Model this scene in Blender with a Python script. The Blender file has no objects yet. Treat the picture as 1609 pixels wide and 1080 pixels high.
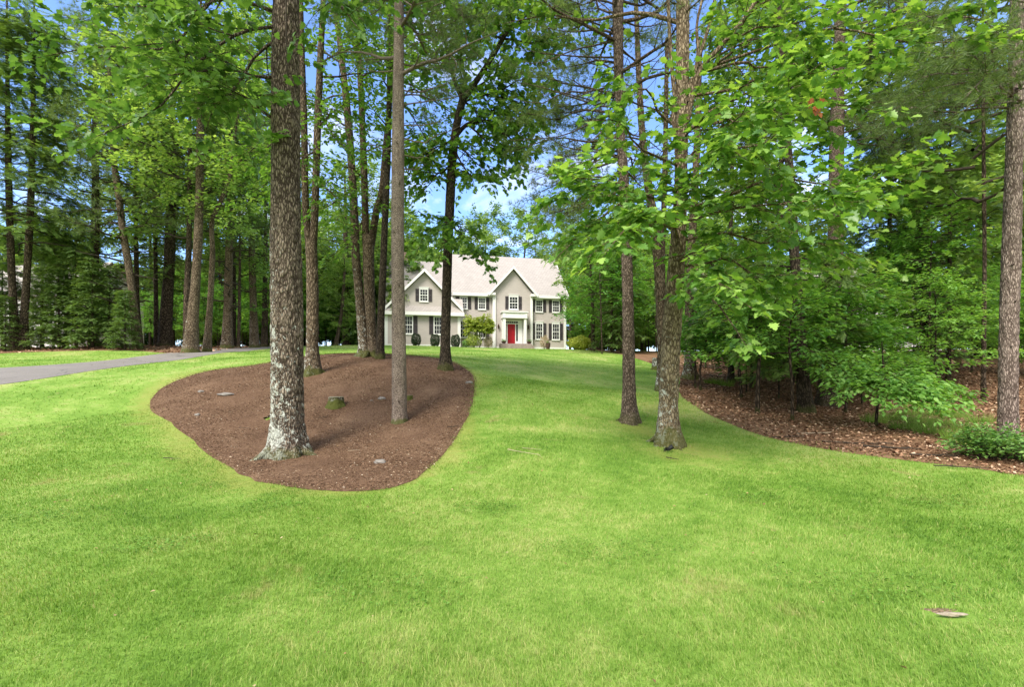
import bpy, math, time
import numpy as np
T0 = time.time()
RS = np.random.RandomState
C = bpy.context.scene.collection
PI = math.pi
F, CX, HY, EYE = 760.0, 804.5, 590.0, 1.6      # focal length and horizon in photo pixels, eye height

# ------------------------------------------------------------------ basics
def P(px, py, d):
    return np.array([(px-CX)*d/F, d, EYE+(HY-py)*d/F])

def tag(o, label=None, cat=None, group=None, kind=None):
    if label: o['label'] = label
    if cat: o['category'] = cat
    if group: o['group'] = group
    if kind: o['kind'] = kind
    return o

def empty(name, loc=(0,0,0), rz=0.0, label=None, cat=None, group=None, scale=1.0):
    o = bpy.data.objects.new(name, None); C.objects.link(o)
    o.location = [float(a) for a in loc]; o.rotation_euler = (0,0,rz); o.empty_display_size = .2
    o.scale = (scale,)*3 if not hasattr(scale,'__len__') else scale
    return tag(o, label, cat, group)

def np_mesh(name, V, faces, mat=None, smooth=False, attr=None, uv=None):
    """faces: list of (m,k) int arrays"""
    me = bpy.data.meshes.new(name)
    V = np.ascontiguousarray(V, dtype=np.float32)
    faces = [np.asarray(f, dtype=np.int32) for f in faces if len(f)]
    me.vertices.add(len(V)); me.vertices.foreach_set('co', V.ravel())
    nl = sum(f.size for f in faces); npol = sum(len(f) for f in faces)
    me.loops.add(nl); me.polygons.add(npol)
    me.loops.foreach_set('vertex_index', np.concatenate([f.ravel() for f in faces]))
    st = []; o = 0
    for f in faces:
        m, k = f.shape; st.append(o+np.arange(m, dtype=np.int32)*k); o += m*k
    me.polygons.foreach_set('loop_start', np.concatenate(st).astype(np.int32))
    if smooth: me.polygons.foreach_set('use_smooth', np.ones(npol, dtype=bool))
    if attr:
        for k, a in attr.items():
            at = me.attributes.new(k, 'FLOAT', 'POINT'); at.data.foreach_set('value', np.asarray(a, dtype=np.float32))
    me.update(calc_edges=True)
    if mat: me.materials.append(mat)
    return me

def link(name, me, parent=None, loc=(0,0,0)):
    o = bpy.data.objects.new(name, me); C.objects.link(o)
    o.location = [float(a) for a in loc]
    if parent: o.parent = parent
    return o

class MB:
    """collects boxes and prisms into one mesh"""
    def __init__(s): s.v = []; s.f = []
    def add(s, v, f):
        n = len(s.v); s.v += [tuple(map(float, p)) for p in v]; s.f += [tuple(i+n for i in q) for q in f]; return s
    def box(s, x0, x1, y0, y1, z0, z1):
        return s.add([(x0,y0,z0),(x1,y0,z0),(x1,y1,z0),(x0,y1,z0),(x0,y0,z1),(x1,y0,z1),(x1,y1,z1),(x0,y1,z1)],
            [(0,3,2,1),(4,5,6,7),(0,1,5,4),(1,2,6,5),(2,3,7,6),(3,0,4,7)])
    def prism(s, pts, y0, y1):       # outline in x,z extruded along y
        n = len(pts); v = [(x,y0,z) for x,z in pts]+[(x,y1,z) for x,z in pts]
        return s.add(v, [tuple(range(n)), tuple(range(2*n-1,n-1,-1))]+[(i,i+n,(i+1)%n+n,(i+1)%n) for i in range(n)])
    def prismx(s, pts, x0, x1):      # outline in y,z extruded along x
        n = len(pts); v = [(x0,y,z) for y,z in pts]+[(x1,y,z) for y,z in pts]
        return s.add(v, [tuple(range(n)), tuple(range(2*n-1,n-1,-1))]+[(i,i+n,(i+1)%n+n,(i+1)%n) for i in range(n)])
    def slab(s, q, t):               # quad thickened downwards by t
        q = [np.array(a, float) for a in q]
        v = q+[a-np.array([0,0,t]) for a in q]
        return s.add(v, [(0,1,2,3),(7,6,5,4),(0,4,5,1),(1,5,6,2),(2,6,7,3),(3,7,4,0)])
    def lathe(s, prof, cx, cy, n=16):
        v = []; f = []
        for r, z in prof:
            for i in range(n): a = 2*PI*i/n; v.append((cx+r*math.cos(a), cy+r*math.sin(a), z))
        for j in range(len(prof)-1):
            for i in range(n): f.append((j*n+i, j*n+(i+1)%n, (j+1)*n+(i+1)%n, (j+1)*n+i))
        f.append(tuple(range(n-1,-1,-1))); f.append(tuple((len(prof)-1)*n+i for i in range(n)))
        return s.add(v, f)
    def split(s, name, mat, parent=None, per=8):
        for i in range(0,len(s.v),per):
            q = MB(); q.v = s.v[i:i+per]; q.f = [tuple(j-i for j in f) for f in s.f if i<=f[0]<i+per]; q.build(name, mat, parent)
    def build(s, name, mat, parent=None, loc=(0,0,0), smooth=False):
        me = bpy.data.meshes.new(name); me.from_pydata(s.v, [], s.f)
        if smooth: me.polygons.foreach_set('use_smooth', [True]*len(me.polygons))
        me.update(); me.materials.append(mat)
        import bmesh
        bm = bmesh.new(); bm.from_mesh(me); bmesh.ops.recalc_face_normals(bm, faces=bm.faces); bm.to_mesh(me); bm.free()
        return link(name, me, parent, loc)

# ------------------------------------------------------------------ terrain
_cp = [  # photo x, y, distance of points on the ground
 (804,1080,2.48),(0,1080,2.48),(1609,1080,2.48),(804,900,3.93),(804,770,6.9),(200,900,3.93),(1400,900,3.93),
 (1050,705,9.5),(988,672,11),(452,727,9),(540,773,6.7),(628,670,11),(701,581,16),(490,590,15),(580,560,18.5),(597,565,17.5),
 (606,543,50),(890,549,53),(804,548,48),(804,560,31),(804,572,23),(804,600,15.5),(804,640,11.5),(804,700,8.6),
 (1085,598,20),(1148,603,20),(1268,652,14),(1298,642,16),(1583,695,9.5),(1560,738,7.8),(1462,575,24),(1450,560,35),
 (950,551,50),(1100,575,30),(0,602,14),(0,579,17.5),(167,580,17.5),(167,568,22),(278,567,22),(278,557,28),(389,553,31),(389,548,37),
 (28,552,28),(215,545,30),(299,551,27.5),(357,547,33),(400,546,38),(0,700,10.2),(0,800,5.8),(1609,800,5.8),(240,640,13),(745,610,13.5),
 (1609,700,9.3),(1190,654,13.5),(1100,640,13.5),(500,556,27),(650,556,26),(540,543,42),(1609,600,19)]
_c = np.array([P(*q) for q in _cp])
_ex = np.array([(-60,0,-.1),(60,0,-.1),(-60,60,4.6),(60,60,4.8),(0,90,5.2),(60,30,2.6),(-60,30,3.2),(0,-20,-.2),(30,-15,-.1),(-30,-15,-.1),(-12,70,4.8),(12,70,4.8),(-6,54,4.44),(6,56,4.5),(-14,50,4.44)],float)
_c = np.vstack([_c,_ex])
def _k(r): return np.where(r>1e-9, r*r*np.log(np.maximum(r,1e-9)), 0)
_D = np.linalg.norm(_c[:,None,:2]-_c[None,:,:2],axis=2)
_n = len(_c); _A = np.zeros((_n+3,_n+3)); _A[:_n,:_n] = _k(_D)+np.eye(_n)*6.0
_A[:_n,_n:] = np.c_[np.ones(_n),_c[:,:2]]; _A[_n:,:_n] = _A[:_n,_n:].T
_w = np.linalg.solve(_A, np.r_[_c[:,2],0,0,0])
def TZ(x, y):
    x = np.asarray(x,float); y = np.asarray(y,float); sh = x.shape
    x = x.ravel(); y = y.ravel()
    dx, dy = x, y-30; r = np.hypot(dx,dy); k = np.minimum(1, 70/np.maximum(r,1e-6)); x = dx*k; y = 30+dy*k
    out = np.empty(len(x))
    for i in range(0,len(x),20000):
        X = x[i:i+20000]; Y = y[i:i+20000]
        R = np.hypot(X[:,None]-_c[None,:,0], Y[:,None]-_c[None,:,1])
        out[i:i+20000] = _k(R)@_w[:_n]+_w[_n]+_w[_n+1]*X+_w[_n+2]*Y
    return out.reshape(sh)
def tz(x,y): return float(TZ(np.array([x]),np.array([y]))[0])
_ds = np.concatenate([np.arange(1.5,30,.1),np.arange(30,90,.5)])
def G(px,py):
    """ground point seen at a photo pixel"""
    z = EYE+(HY-py)*_ds/F; g = TZ((px-CX)*_ds/F,_ds)
    i = np.argmax(g>=z); 
    if not (g>=z).any(): i = len(_ds)-1
    d = _ds[i]
    if i>0:
        a0 = z[i-1]-g[i-1]; a1 = g[i]-z[i]
        d = _ds[i-1]+(_ds[i]-_ds[i-1])*a0/max(a0+a1,1e-9)
    x = (px-CX)*d/F
    return np.array([x,d,tz(x,d)])
def at(px,d): x=(px-CX)*d/F; return np.array([x,d,tz(x,d)])

# ------------------------------------------------------------------ materials
def mat(name):
    m = bpy.data.materials.new(name); m.use_nodes = True; nt = m.node_tree; nt.nodes.clear()
    return m, nt
class N:
    def __init__(s, nt): s.nt = nt
    def __call__(s, t, ins=None, **kw):
        n = s.nt.nodes.new(t)
        for k,v in kw.items(): setattr(n,k,v)
        for k,v in (ins or {}).items():
            if isinstance(v, bpy.types.NodeSocket): s.nt.links.new(v, n.inputs[k])
            else: n.inputs[k].default_value = v
        return n
    def ramp(s, fac, stops, interp='LINEAR'):
        n = s.nt.nodes.new('ShaderNodeValToRGB'); cr = n.color_ramp; cr.interpolation = interp
        while len(cr.elements)>1: cr.elements.remove(cr.elements[0])
        cr.elements[0].position = stops[0][0]; cr.elements[0].color = (*stops[0][1],1)
        for p,c in stops[1:]: e = cr.elements.new(p); e.color = (*c,1)
        s.nt.links.new(fac, n.inputs[0]); return n.outputs[0]
    def mix(s, f, a, b, mode='MIX'):
        n = s.nt.nodes.new('ShaderNodeMix'); n.data_type = 'RGBA'; n.blend_type = mode
        for i,v in ((0,f),(6,a),(7,b)):
            if isinstance(v, bpy.types.NodeSocket): s.nt.links.new(v, n.inputs[i])
            else: n.inputs[i].default_value = v if i==0 else (*v,1) if len(v)==3 else v
        return n.outputs[2]
    def out(s, sh): o = s.nt.nodes.new('ShaderNodeOutputMaterial'); s.nt.links.new(sh, o.inputs[0])
    def noise(s, vec, scale, detail=4, rough=.55, dist=0):
        return s('ShaderNodeTexNoise', {'Vector':vec,'Scale':scale,'Detail':detail,'Roughness':rough,'Distortion':dist}).outputs[0]
    def math(s, op, a, b=0.0, clamp=False):
        n = s.nt.nodes.new('ShaderNodeMath'); n.operation = op; n.use_clamp = clamp
        for i,v in ((0,a),(1,b)):
            if isinstance(v, bpy.types.NodeSocket): s.nt.links.new(v, n.inputs[i])
            else: n.inputs[i].default_value = v
        return n.outputs[0]
    def mapr(s, v, a, b, c=0.0, d=1.0):
        n = s.nt.nodes.new('ShaderNodeMapRange'); s.nt.links.new(v, n.inputs[0])
        for i,x in ((1,a),(2,b),(3,c),(4,d)): n.inputs[i].default_value = x
        return n.outputs[0]

def leaf_mat(name, dark, mid, light, trans=.38, rough=.45, spec=.35, tintvar=.25):
    m, nt = mat(name); n = N(nt)
    geo = n('ShaderNodeNewGeometry'); oi = n('ShaderNodeObjectInfo'); tc = n('ShaderNodeTexCoord')
    nz = n.noise(tc.outputs['Object'], .55, 2)
    f = n.math('MULTIPLY', geo.outputs['Random Per Island'], .62)
    f = n.math('ADD', f, n.math('MULTIPLY', nz, .5))
    f = n.math('ADD', f, n.math('MULTIPLY', n.math('SUBTRACT', oi.outputs['Random'], .5), tintvar))
    f = n.math('SUBTRACT', f, .06)
    col = n.ramp(f, [(.12,dark),(.5,mid),(.9,light)])
    pr = n('ShaderNodeBsdfPrincipled', {'Base Color':col,'Roughness':rough})
    pr.inputs['Specular IOR Level'].default_value = spec
    tcol = n.mix(1.0, col, (1.5,1.45,.6), 'MULTIPLY')
    tr = n('ShaderNodeBsdfTranslucent', {'Color':tcol})
    mx = n('ShaderNodeMixShader', {0:trans,1:pr.outputs[0],2:tr.outputs[0]})
    n.out(mx.outputs[0]); return m

def bark_mat(name, crev, ridge, sc=14, lichen=0.0, moss=0.0, stretch=.16, bump=.5, mosscol=(.075,.085,.02), mossh=.5):
    m, nt = mat(name); n = N(nt)
    tc = n('ShaderNodeTexCoord'); ob = tc.outputs['Object']
    wv = n('ShaderNodeVectorMath',{0:ob,1:n('ShaderNodeVectorMath',{0:n('ShaderNodeTexNoise',{'Vector':ob,'Scale':7.0,'Detail':3.0}).outputs['Color'],1:(.07,.07,.07)},operation='MULTIPLY').outputs[0]},operation='ADD').outputs[0]
    mp = n('ShaderNodeMapping', {'Vector':wv,'Scale':(sc,sc,sc*stretch)})
    nz = n.noise(mp.outputs[0], 1.0, 6, .6, 1.2)
    vo = n('ShaderNodeTexVoronoi', {'Vector':mp.outputs[0],'Scale':1.3}, feature='DISTANCE_TO_EDGE').outputs['Distance']
    at_ = n('ShaderNodeAttribute', attribute_name='ridge').outputs['Fac']
    h = n.math('ADD', n.math('MULTIPLY', n.mapr(vo,0,.30),.62), n.math('MULTIPLY', nz,.38))
    h2 = n.math('ADD', h, n.math('MULTIPLY', at_, .22))
    big = n.noise(ob, 1.3, 3)
    col = n.ramp(n.math('ADD', h2, n.math('MULTIPLY', n.math('SUBTRACT',big,.5), .35)), [(.36,crev),(.62,tuple(.45*(a+b) for a,b in zip(crev,ridge))),(.92,ridge)])
    sep = n('ShaderNodeSeparateXYZ', {0:ob})
    z = sep.outputs[2]
    if lichen:
        l1 = n.noise(ob, 9, 5, .7, .4)
        l2 = n.noise(ob, 26, 4, .75, .8)
        hm = n.mapr(z, .2, 6.5, .17, -.045)
        side = n.mapr(sep.outputs[0], -.35, .25, .06, -.05)
        f = n.math('ADD', n.math('ADD', n.math('MAXIMUM', n.math('SUBTRACT',l1,.0), n.math('SUBTRACT',l2,.03)), hm), side)
        f = n.mapr(f, .80-.12*lichen, .84-.12*lichen)
        col = n.mix(f, col, (.42,.44,.40))
        # large pale patch near the foot
        pc = n('ShaderNodeVectorMath', {0:ob,1:(-.13,-.45,.42)}, operation='DISTANCE').outputs['Value']
        pf = n.math('ADD', n.mapr(pc, .12, .42, .5, 0), n.math('MULTIPLY', l2, .5))
        pf = n.mapr(pf, .5, .62, 0, .85)
        if lichen>.9: col = n.mix(n.math('MULTIPLY',pf,n.mapr(h,.3,.6,.35,1.0)), col, (.40,.42,.38))
    if moss:
        mn = n.noise(ob, 6, 5)
        mf = n.mapr(n.math('ADD', n.math('MULTIPLY', mn, .8), n.mapr(z, 0, mossh, .45, -.35)), .42, .62, 0, moss)
        col = n.mix(mf, col, mosscol)
    bp = n('ShaderNodeBump', {'Height':h2,'Strength':bump,'Distance':.03})
    fine = n('ShaderNodeBump', {'Height':n.noise(ob, 90, 3),'Strength':.25,'Distance':.004,'Normal':bp.outputs[0]})
    pr = n('ShaderNodeBsdfPrincipled', {'Base Color':col,'Roughness':.92,'Normal':fine.outputs[0]})
    pr.inputs['Specular IOR Level'].default_value = .15
    n.out(pr.outputs[0]); return m

def flat_mat(name, col, rough=.6, noise=.12, sc=6, bump=0, spec=.3, metal=0):
    m, nt = mat(name); n = N(nt); tc = n('ShaderNodeTexCoord')
    nz = n.noise(tc.outputs['Object'], sc, 5)
    c = n.mix(n.mapr(nz,.3,.7), tuple(a*(1-noise) for a in col), tuple(min(1,a*(1+noise)) for a in col))
    ins = {'Base Color':c,'Roughness':rough,'Metallic':metal}
    if bump: ins['Normal'] = n('ShaderNodeBump', {'Height':n.noise(tc.outputs['Object'],sc*4,5),'Strength':bump,'Distance':.02}).outputs[0]
    pr = n('ShaderNodeBsdfPrincipled', ins); pr.inputs['Specular IOR Level'].default_value = spec
    n.out(pr.outputs[0]); return m

M = {}
M['bark_oak']   = bark_mat('oak_bark', (.042,.030,.022), (.25,.20,.155), 21, lichen=1.0, moss=.55, bump=.9, stretch=.27, mossh=.38)
M['bark_slim']  = bark_mat('smooth_grey_bark', (.10,.078,.064), (.30,.245,.205), 32, moss=.8, stretch=.6, bump=.3, mossh=.22)
M['bark_dark']  = bark_mat('dark_bark', (.018,.014,.010), (.10,.078,.056), 17, stretch=.3, moss=.5, bump=.7)
M['bark_brown'] = bark_mat('brown_bark', (.042,.029,.018), (.22,.17,.12), 17, stretch=.28, lichen=.45, moss=.8, bump=.7)
M['bark_maple'] = bark_mat('maple_bark', (.075,.053,.033), (.33,.26,.18), 20, stretch=.28, lichen=.55, moss=.75, bump=.7, mossh=.8)
M['bark_pine']  = bark_mat('pine_bark', (.05,.036,.027), (.21,.16,.13), 22, stretch=.35, moss=.3, bump=.6)
M['bark_rpine'] = bark_mat('grey_pine_bark', (.085,.062,.052), (.34,.27,.235), 30, stretch=.2, bump=.7)
M['bark_wood']  = bark_mat('woodland_bark', (.022,.016,.011), (.135,.10,.072), 12, stretch=.3, moss=.4, bump=.6)
M['bark_twig']  = flat_mat('twig_bark', (.045,.035,.025), .9, .3, 8)
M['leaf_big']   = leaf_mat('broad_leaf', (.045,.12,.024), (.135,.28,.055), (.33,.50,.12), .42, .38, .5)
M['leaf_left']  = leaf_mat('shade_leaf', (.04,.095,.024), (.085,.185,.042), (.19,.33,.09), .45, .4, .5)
M['leaf_mid']   = leaf_mat('middle_leaf', (.045,.12,.022), (.12,.25,.045), (.26,.42,.09), .48)
M['leaf_far']   = leaf_mat('woodland_leaf', (.07,.15,.04), (.17,.29,.08), (.33,.46,.15), .45, tintvar=.45)
M['leaf_under'] = leaf_mat('understory_leaf', (.06,.17,.035), (.15,.33,.07), (.28,.49,.12), .48, tintvar=.4)
M['needle']     = leaf_mat('pine_needle', (.075,.125,.05), (.15,.225,.08), (.26,.34,.13), .42, .5)
M['hemlock']    = leaf_mat('hemlock_needle', (.07,.13,.04), (.135,.23,.06), (.24,.35,.10), .40, .5)
M['shrub']      = leaf_mat('shrub_leaf', (.05,.14,.03), (.13,.28,.06), (.27,.43,.12), .35)
M['boxwood']    = leaf_mat('boxwood_leaf', (.008,.022,.007), (.02,.045,.012), (.04,.075,.02), .15)
M['gold']       = leaf_mat('golden_leaf', (.20,.26,.03), (.40,.45,.06), (.60,.60,.13), .35)
M['yellowgreen']= leaf_mat('willow_leaf', (.17,.25,.05), (.35,.43,.08), (.55,.58,.14), .35)
M['pinkish']    = leaf_mat('azalea_bloom', (.16,.17,.08), (.40,.33,.24), (.62,.50,.42), .25)
M['deadleaf']   = leaf_mat('withered_leaf', (.20,.05,.015), (.35,.10,.03), (.45,.16,.05), .3)

# ------------------------------------------------------------------ wood and leaves
def vnoise(u, v, nu, seed):
    """periodic in u (nu cells), value noise"""
    rs = RS(seed); g = rs.rand(nu, 512)
    iu = np.floor(u).astype(int); iv = np.floor(v).astype(int); fu = u-iu; fv = v-iv
    fu = fu*fu*(3-2*fu); fv = fv*fv*(3-2*fv)
    a = g[iu%nu, iv%512]; b = g[(iu+1)%nu, iv%512]; c = g[iu%nu,(iv+1)%512]; d = g[(iu+1)%nu,(iv+1)%512]
    return (a*(1-fu)+b*fu)*(1-fv)+(c*(1-fu)+d*fu)*fv

def nrm(a): return a/np.maximum(np.linalg.norm(a,axis=-1,keepdims=True),1e-9)

def spline(pts, n):
    pts = np.asarray(pts,float); k = len(pts)
    t = np.linspace(0,k-1,n); i = np.clip(np.floor(t).astype(int),0,k-2); f = (t-i)[:,None]
    p = np.vstack([2*pts[0]-pts[1], pts, 2*pts[-1]-pts[-2]])
    a,b,c,d = p[i],p[i+1],p[i+2],p[i+3]
    return .5*((2*b)+(-a+c)*f+(2*a-5*b+4*c-d)*f**2+(-a+3*b-3*c+d)*f**3)

class Wood:
    def __init__(s): s.v=[]; s.f=[]; s.a=[]; s.n=0
    def push(s, V, Fq, A=None):
        s.v.append(V); s.f.append(Fq+s.n); s.a.append(np.zeros(len(V)) if A is None else A); s.n += len(V)
    def tube(s, path, rad, sides=6):
        path = np.asarray(path,float); n = len(path); rad = np.broadcast_to(rad,(n,))
        t = nrm(np.gradient(path,axis=0))
        up = np.array([0,0,1.]) if abs(t[0,2])<.8 else np.array([1.,0,0])
        x = nrm(np.cross(up,t)); y = np.cross(t,x)
        th = np.arange(sides)*2*PI/sides
        V = path[:,None]+rad[:,None,None]*(np.cos(th)[None,:,None]*x[:,None]+np.sin(th)[None,:,None]*y[:,None])
        s.push(V.reshape(-1,3), s.quads(n,sides))
    @staticmethod
    def quads(n,k):
        i = np.arange(n-1)[:,None]*k; j = np.arange(k)[None]
        return np.stack([i+j, i+(j+1)%k, i+k+(j+1)%k, i+k+j],-1).reshape(-1,4)
    def trunk(s, path, rad, sides=24, flare=.35, flareh=.5, lobes=5, ridge=.0, seed=0, step=.1, frq=26, bury=.35, leanflare=0):
        path = np.asarray(path,float); L = np.r_[0,np.cumsum(np.linalg.norm(np.diff(path,axis=0),axis=1))]
        n = max(8,int(L[-1]/step)); q = np.linspace(0,L[-1],n)
        sp = spline(path, max(200,n)); ls = np.r_[0,np.cumsum(np.linalg.norm(np.diff(sp,axis=0),axis=1))]; ls *= L[-1]/ls[-1]
        c = np.stack([np.interp(q,ls,sp[:,k]) for k in range(3)],1); r = np.interp(q,L,rad)
        th = np.arange(sides)*2*PI/sides; rs = RS(seed+5); ph = rs.rand(4)*6
        h = np.maximum(q-0,0)
        fl = np.exp(-(h/flareh)**1.1*1.9)[:,None]
        lob = 1+.34*np.cos(lobes*th+ph[0]+.5*np.sin(th+ph[1]))+.22*np.cos((lobes-2)*th+ph[2])
        R = r[:,None]*(1+flare*fl*lob[None])
        R *= 1+.025*np.sin(2*th+q[:,None]*1.3+ph[3])+.015*np.sin(3*th-q[:,None]*2.1)
        A = np.zeros_like(R)
        if ridge:
            rr = max(r.mean(),.05); nu = max(8,int(2*PI*rr*frq)); u = (th/(2*PI)*nu)[None]+np.zeros_like(R)
            wob = vnoise(u*.35, q[:,None]*2.2+np.zeros_like(R), max(3,int(nu*.35)), seed+9)*1.6
            nz = vnoise(u+wob, q[:,None]*9+np.zeros_like(R), nu, seed+1)*.65+vnoise(u*2+wob, q[:,None]*19+np.zeros_like(R), nu*2, seed+2)*.35
            A = np.clip((nz-.3)*2.2,0,1); R += ridge*(A-.5)
        V = np.empty((n,sides,3)); V[:,:,0] = c[:,0,None]+R*np.cos(th); V[:,:,1] = c[:,1,None]+R*np.sin(th); V[:,:,2] = c[:,2,None]
        low = q<.001
        V[0,:,2] -= bury
        s.push(V.reshape(-1,3), s.quads(n,sides), A.ravel())
        return c, r
    def roots(s, x, y, r, n, seed, reach=2.1, hz=.32, slope=0):
        rs = RS(seed)
        for i in range(n):
            a = i*2*PI/n+rs.randn()*.22; L = r*reach*rs.uniform(.8,1.3); k = 9; t = np.linspace(0,1,k)
            rad = r*(.72-.2*t)+(L-r*.5)*t**1.3; aa = a+rs.randn()*.25*t
            px_ = x+np.cos(aa)*rad; py_ = y+np.sin(aa)*rad; g = TZ(px_,py_)
            z = g+hz*rs.uniform(.7,1.2)*(1-t)**2.2-.05*t
            s.tube(np.stack([px_,py_,z],1), r*(.30-.22*t)*rs.uniform(.8,1.1), 9)
    def build(s, name, m, parent, base, smooth=True):
        if not s.v: return
        V = np.vstack(s.v)-np.asarray(base)
        return link(name, np_mesh(name, V, [np.vstack(s.f)], m, smooth, {'ridge':np.concatenate(s.a)}), parent)

def tpl(v, f): return np.array(v,float), np.array(f)
# templates: x along the leaf, y across, z normal (unit length)
def fan(pts, c):
    v = [c]+pts; n = len(pts); return tpl([(x,y,.16*abs(y)-.16*x*x) for x,y in v], [(0,1+i,1+(i+1)%n) for i in range(n)])
_h = [(0.04,.05),(.02,.30),(.20,.28),(.26,.54),(.44,.30),(.62,.42),(.66,.20),(.84,.20)]
LEAF_LOBED = fan([(-.02,0)]+_h+[(1,0)]+[(x,-y) for x,y in reversed(_h)], (.38,0))
LEAF_SIX = tpl([(0,0,0),(.32,.27,.06),(.72,.20,.0),(1,0,-.1),(.72,-.20,.0),(.32,-.27,.06)], [(0,3,1),(1,3,2),(0,5,3),(3,5,4)])
LEAF_TWO = tpl([(0,0,0),(.45,.31,.08),(1,0,-.06),(.45,-.31,.08)], [(0,2,1),(0,3,2)])
def _tuft(n, seed, spread, w):
    rs = RS(seed); v=[]; f=[]
    for i in range(n):
        a = rs.rand()*2*PI; b = spread*(.35+.65*rs.rand()); d = np.array([math.cos(b), math.sin(b)*math.cos(a), math.sin(b)*math.sin(a)-.12]); L = .7+.4*rs.rand()
        s = nrm(np.cross(d,rs.randn(3)))*w; k=len(v); v += [tuple(s), tuple(-s), tuple(d*L)]; f.append((k,k+1,k+2))
    return tpl(v,f)
TUFT = _tuft(11, 3, 1.2, .026)
def _frond():
    v=[]; f=[]; rs = RS(4)
    def tri(a,b,w):
        a=np.array(a,float); b=np.array(b,float); d=b-a; s=np.array([-d[1],d[0],0]); s=s/np.linalg.norm(s)*w
        k=len(v); m=a+d*.4; v.extend([tuple(a),tuple(m+s),tuple(b),tuple(m-s)]); f.extend([(k,k+2,k+1),(k,k+3,k+2)])
    tri((0,0,0),(1,0,-.14),.035)
    for i,t in enumerate((.08,.22,.36,.5,.64,.78,.88)):
        for sg in (1,-1): L=.46*(1-t*.75); tri((t,0,-.14*t*t),(t+L*.75,sg*L*.7,-.14*t-.05),.045)
    return tpl(v,f)
FROND = _frond()

def leaves(tp, pos, axis, nor, size):
    tv, tf = tp; n = len(pos)
    a = nrm(axis); b = nrm(np.cross(nor,a)); c = np.cross(a,b)
    V = pos[:,None]+size[:,None,None]*(tv[None,:,0:1]*a[:,None]+tv[None,:,1:2]*b[:,None]+tv[None,:,2:3]*c[:,None])
    Fs = tf[None]+(np.arange(n)*len(tv))[:,None,None]
    return V.reshape(-1,3), Fs.reshape(-1,tf.shape[1])

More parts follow.
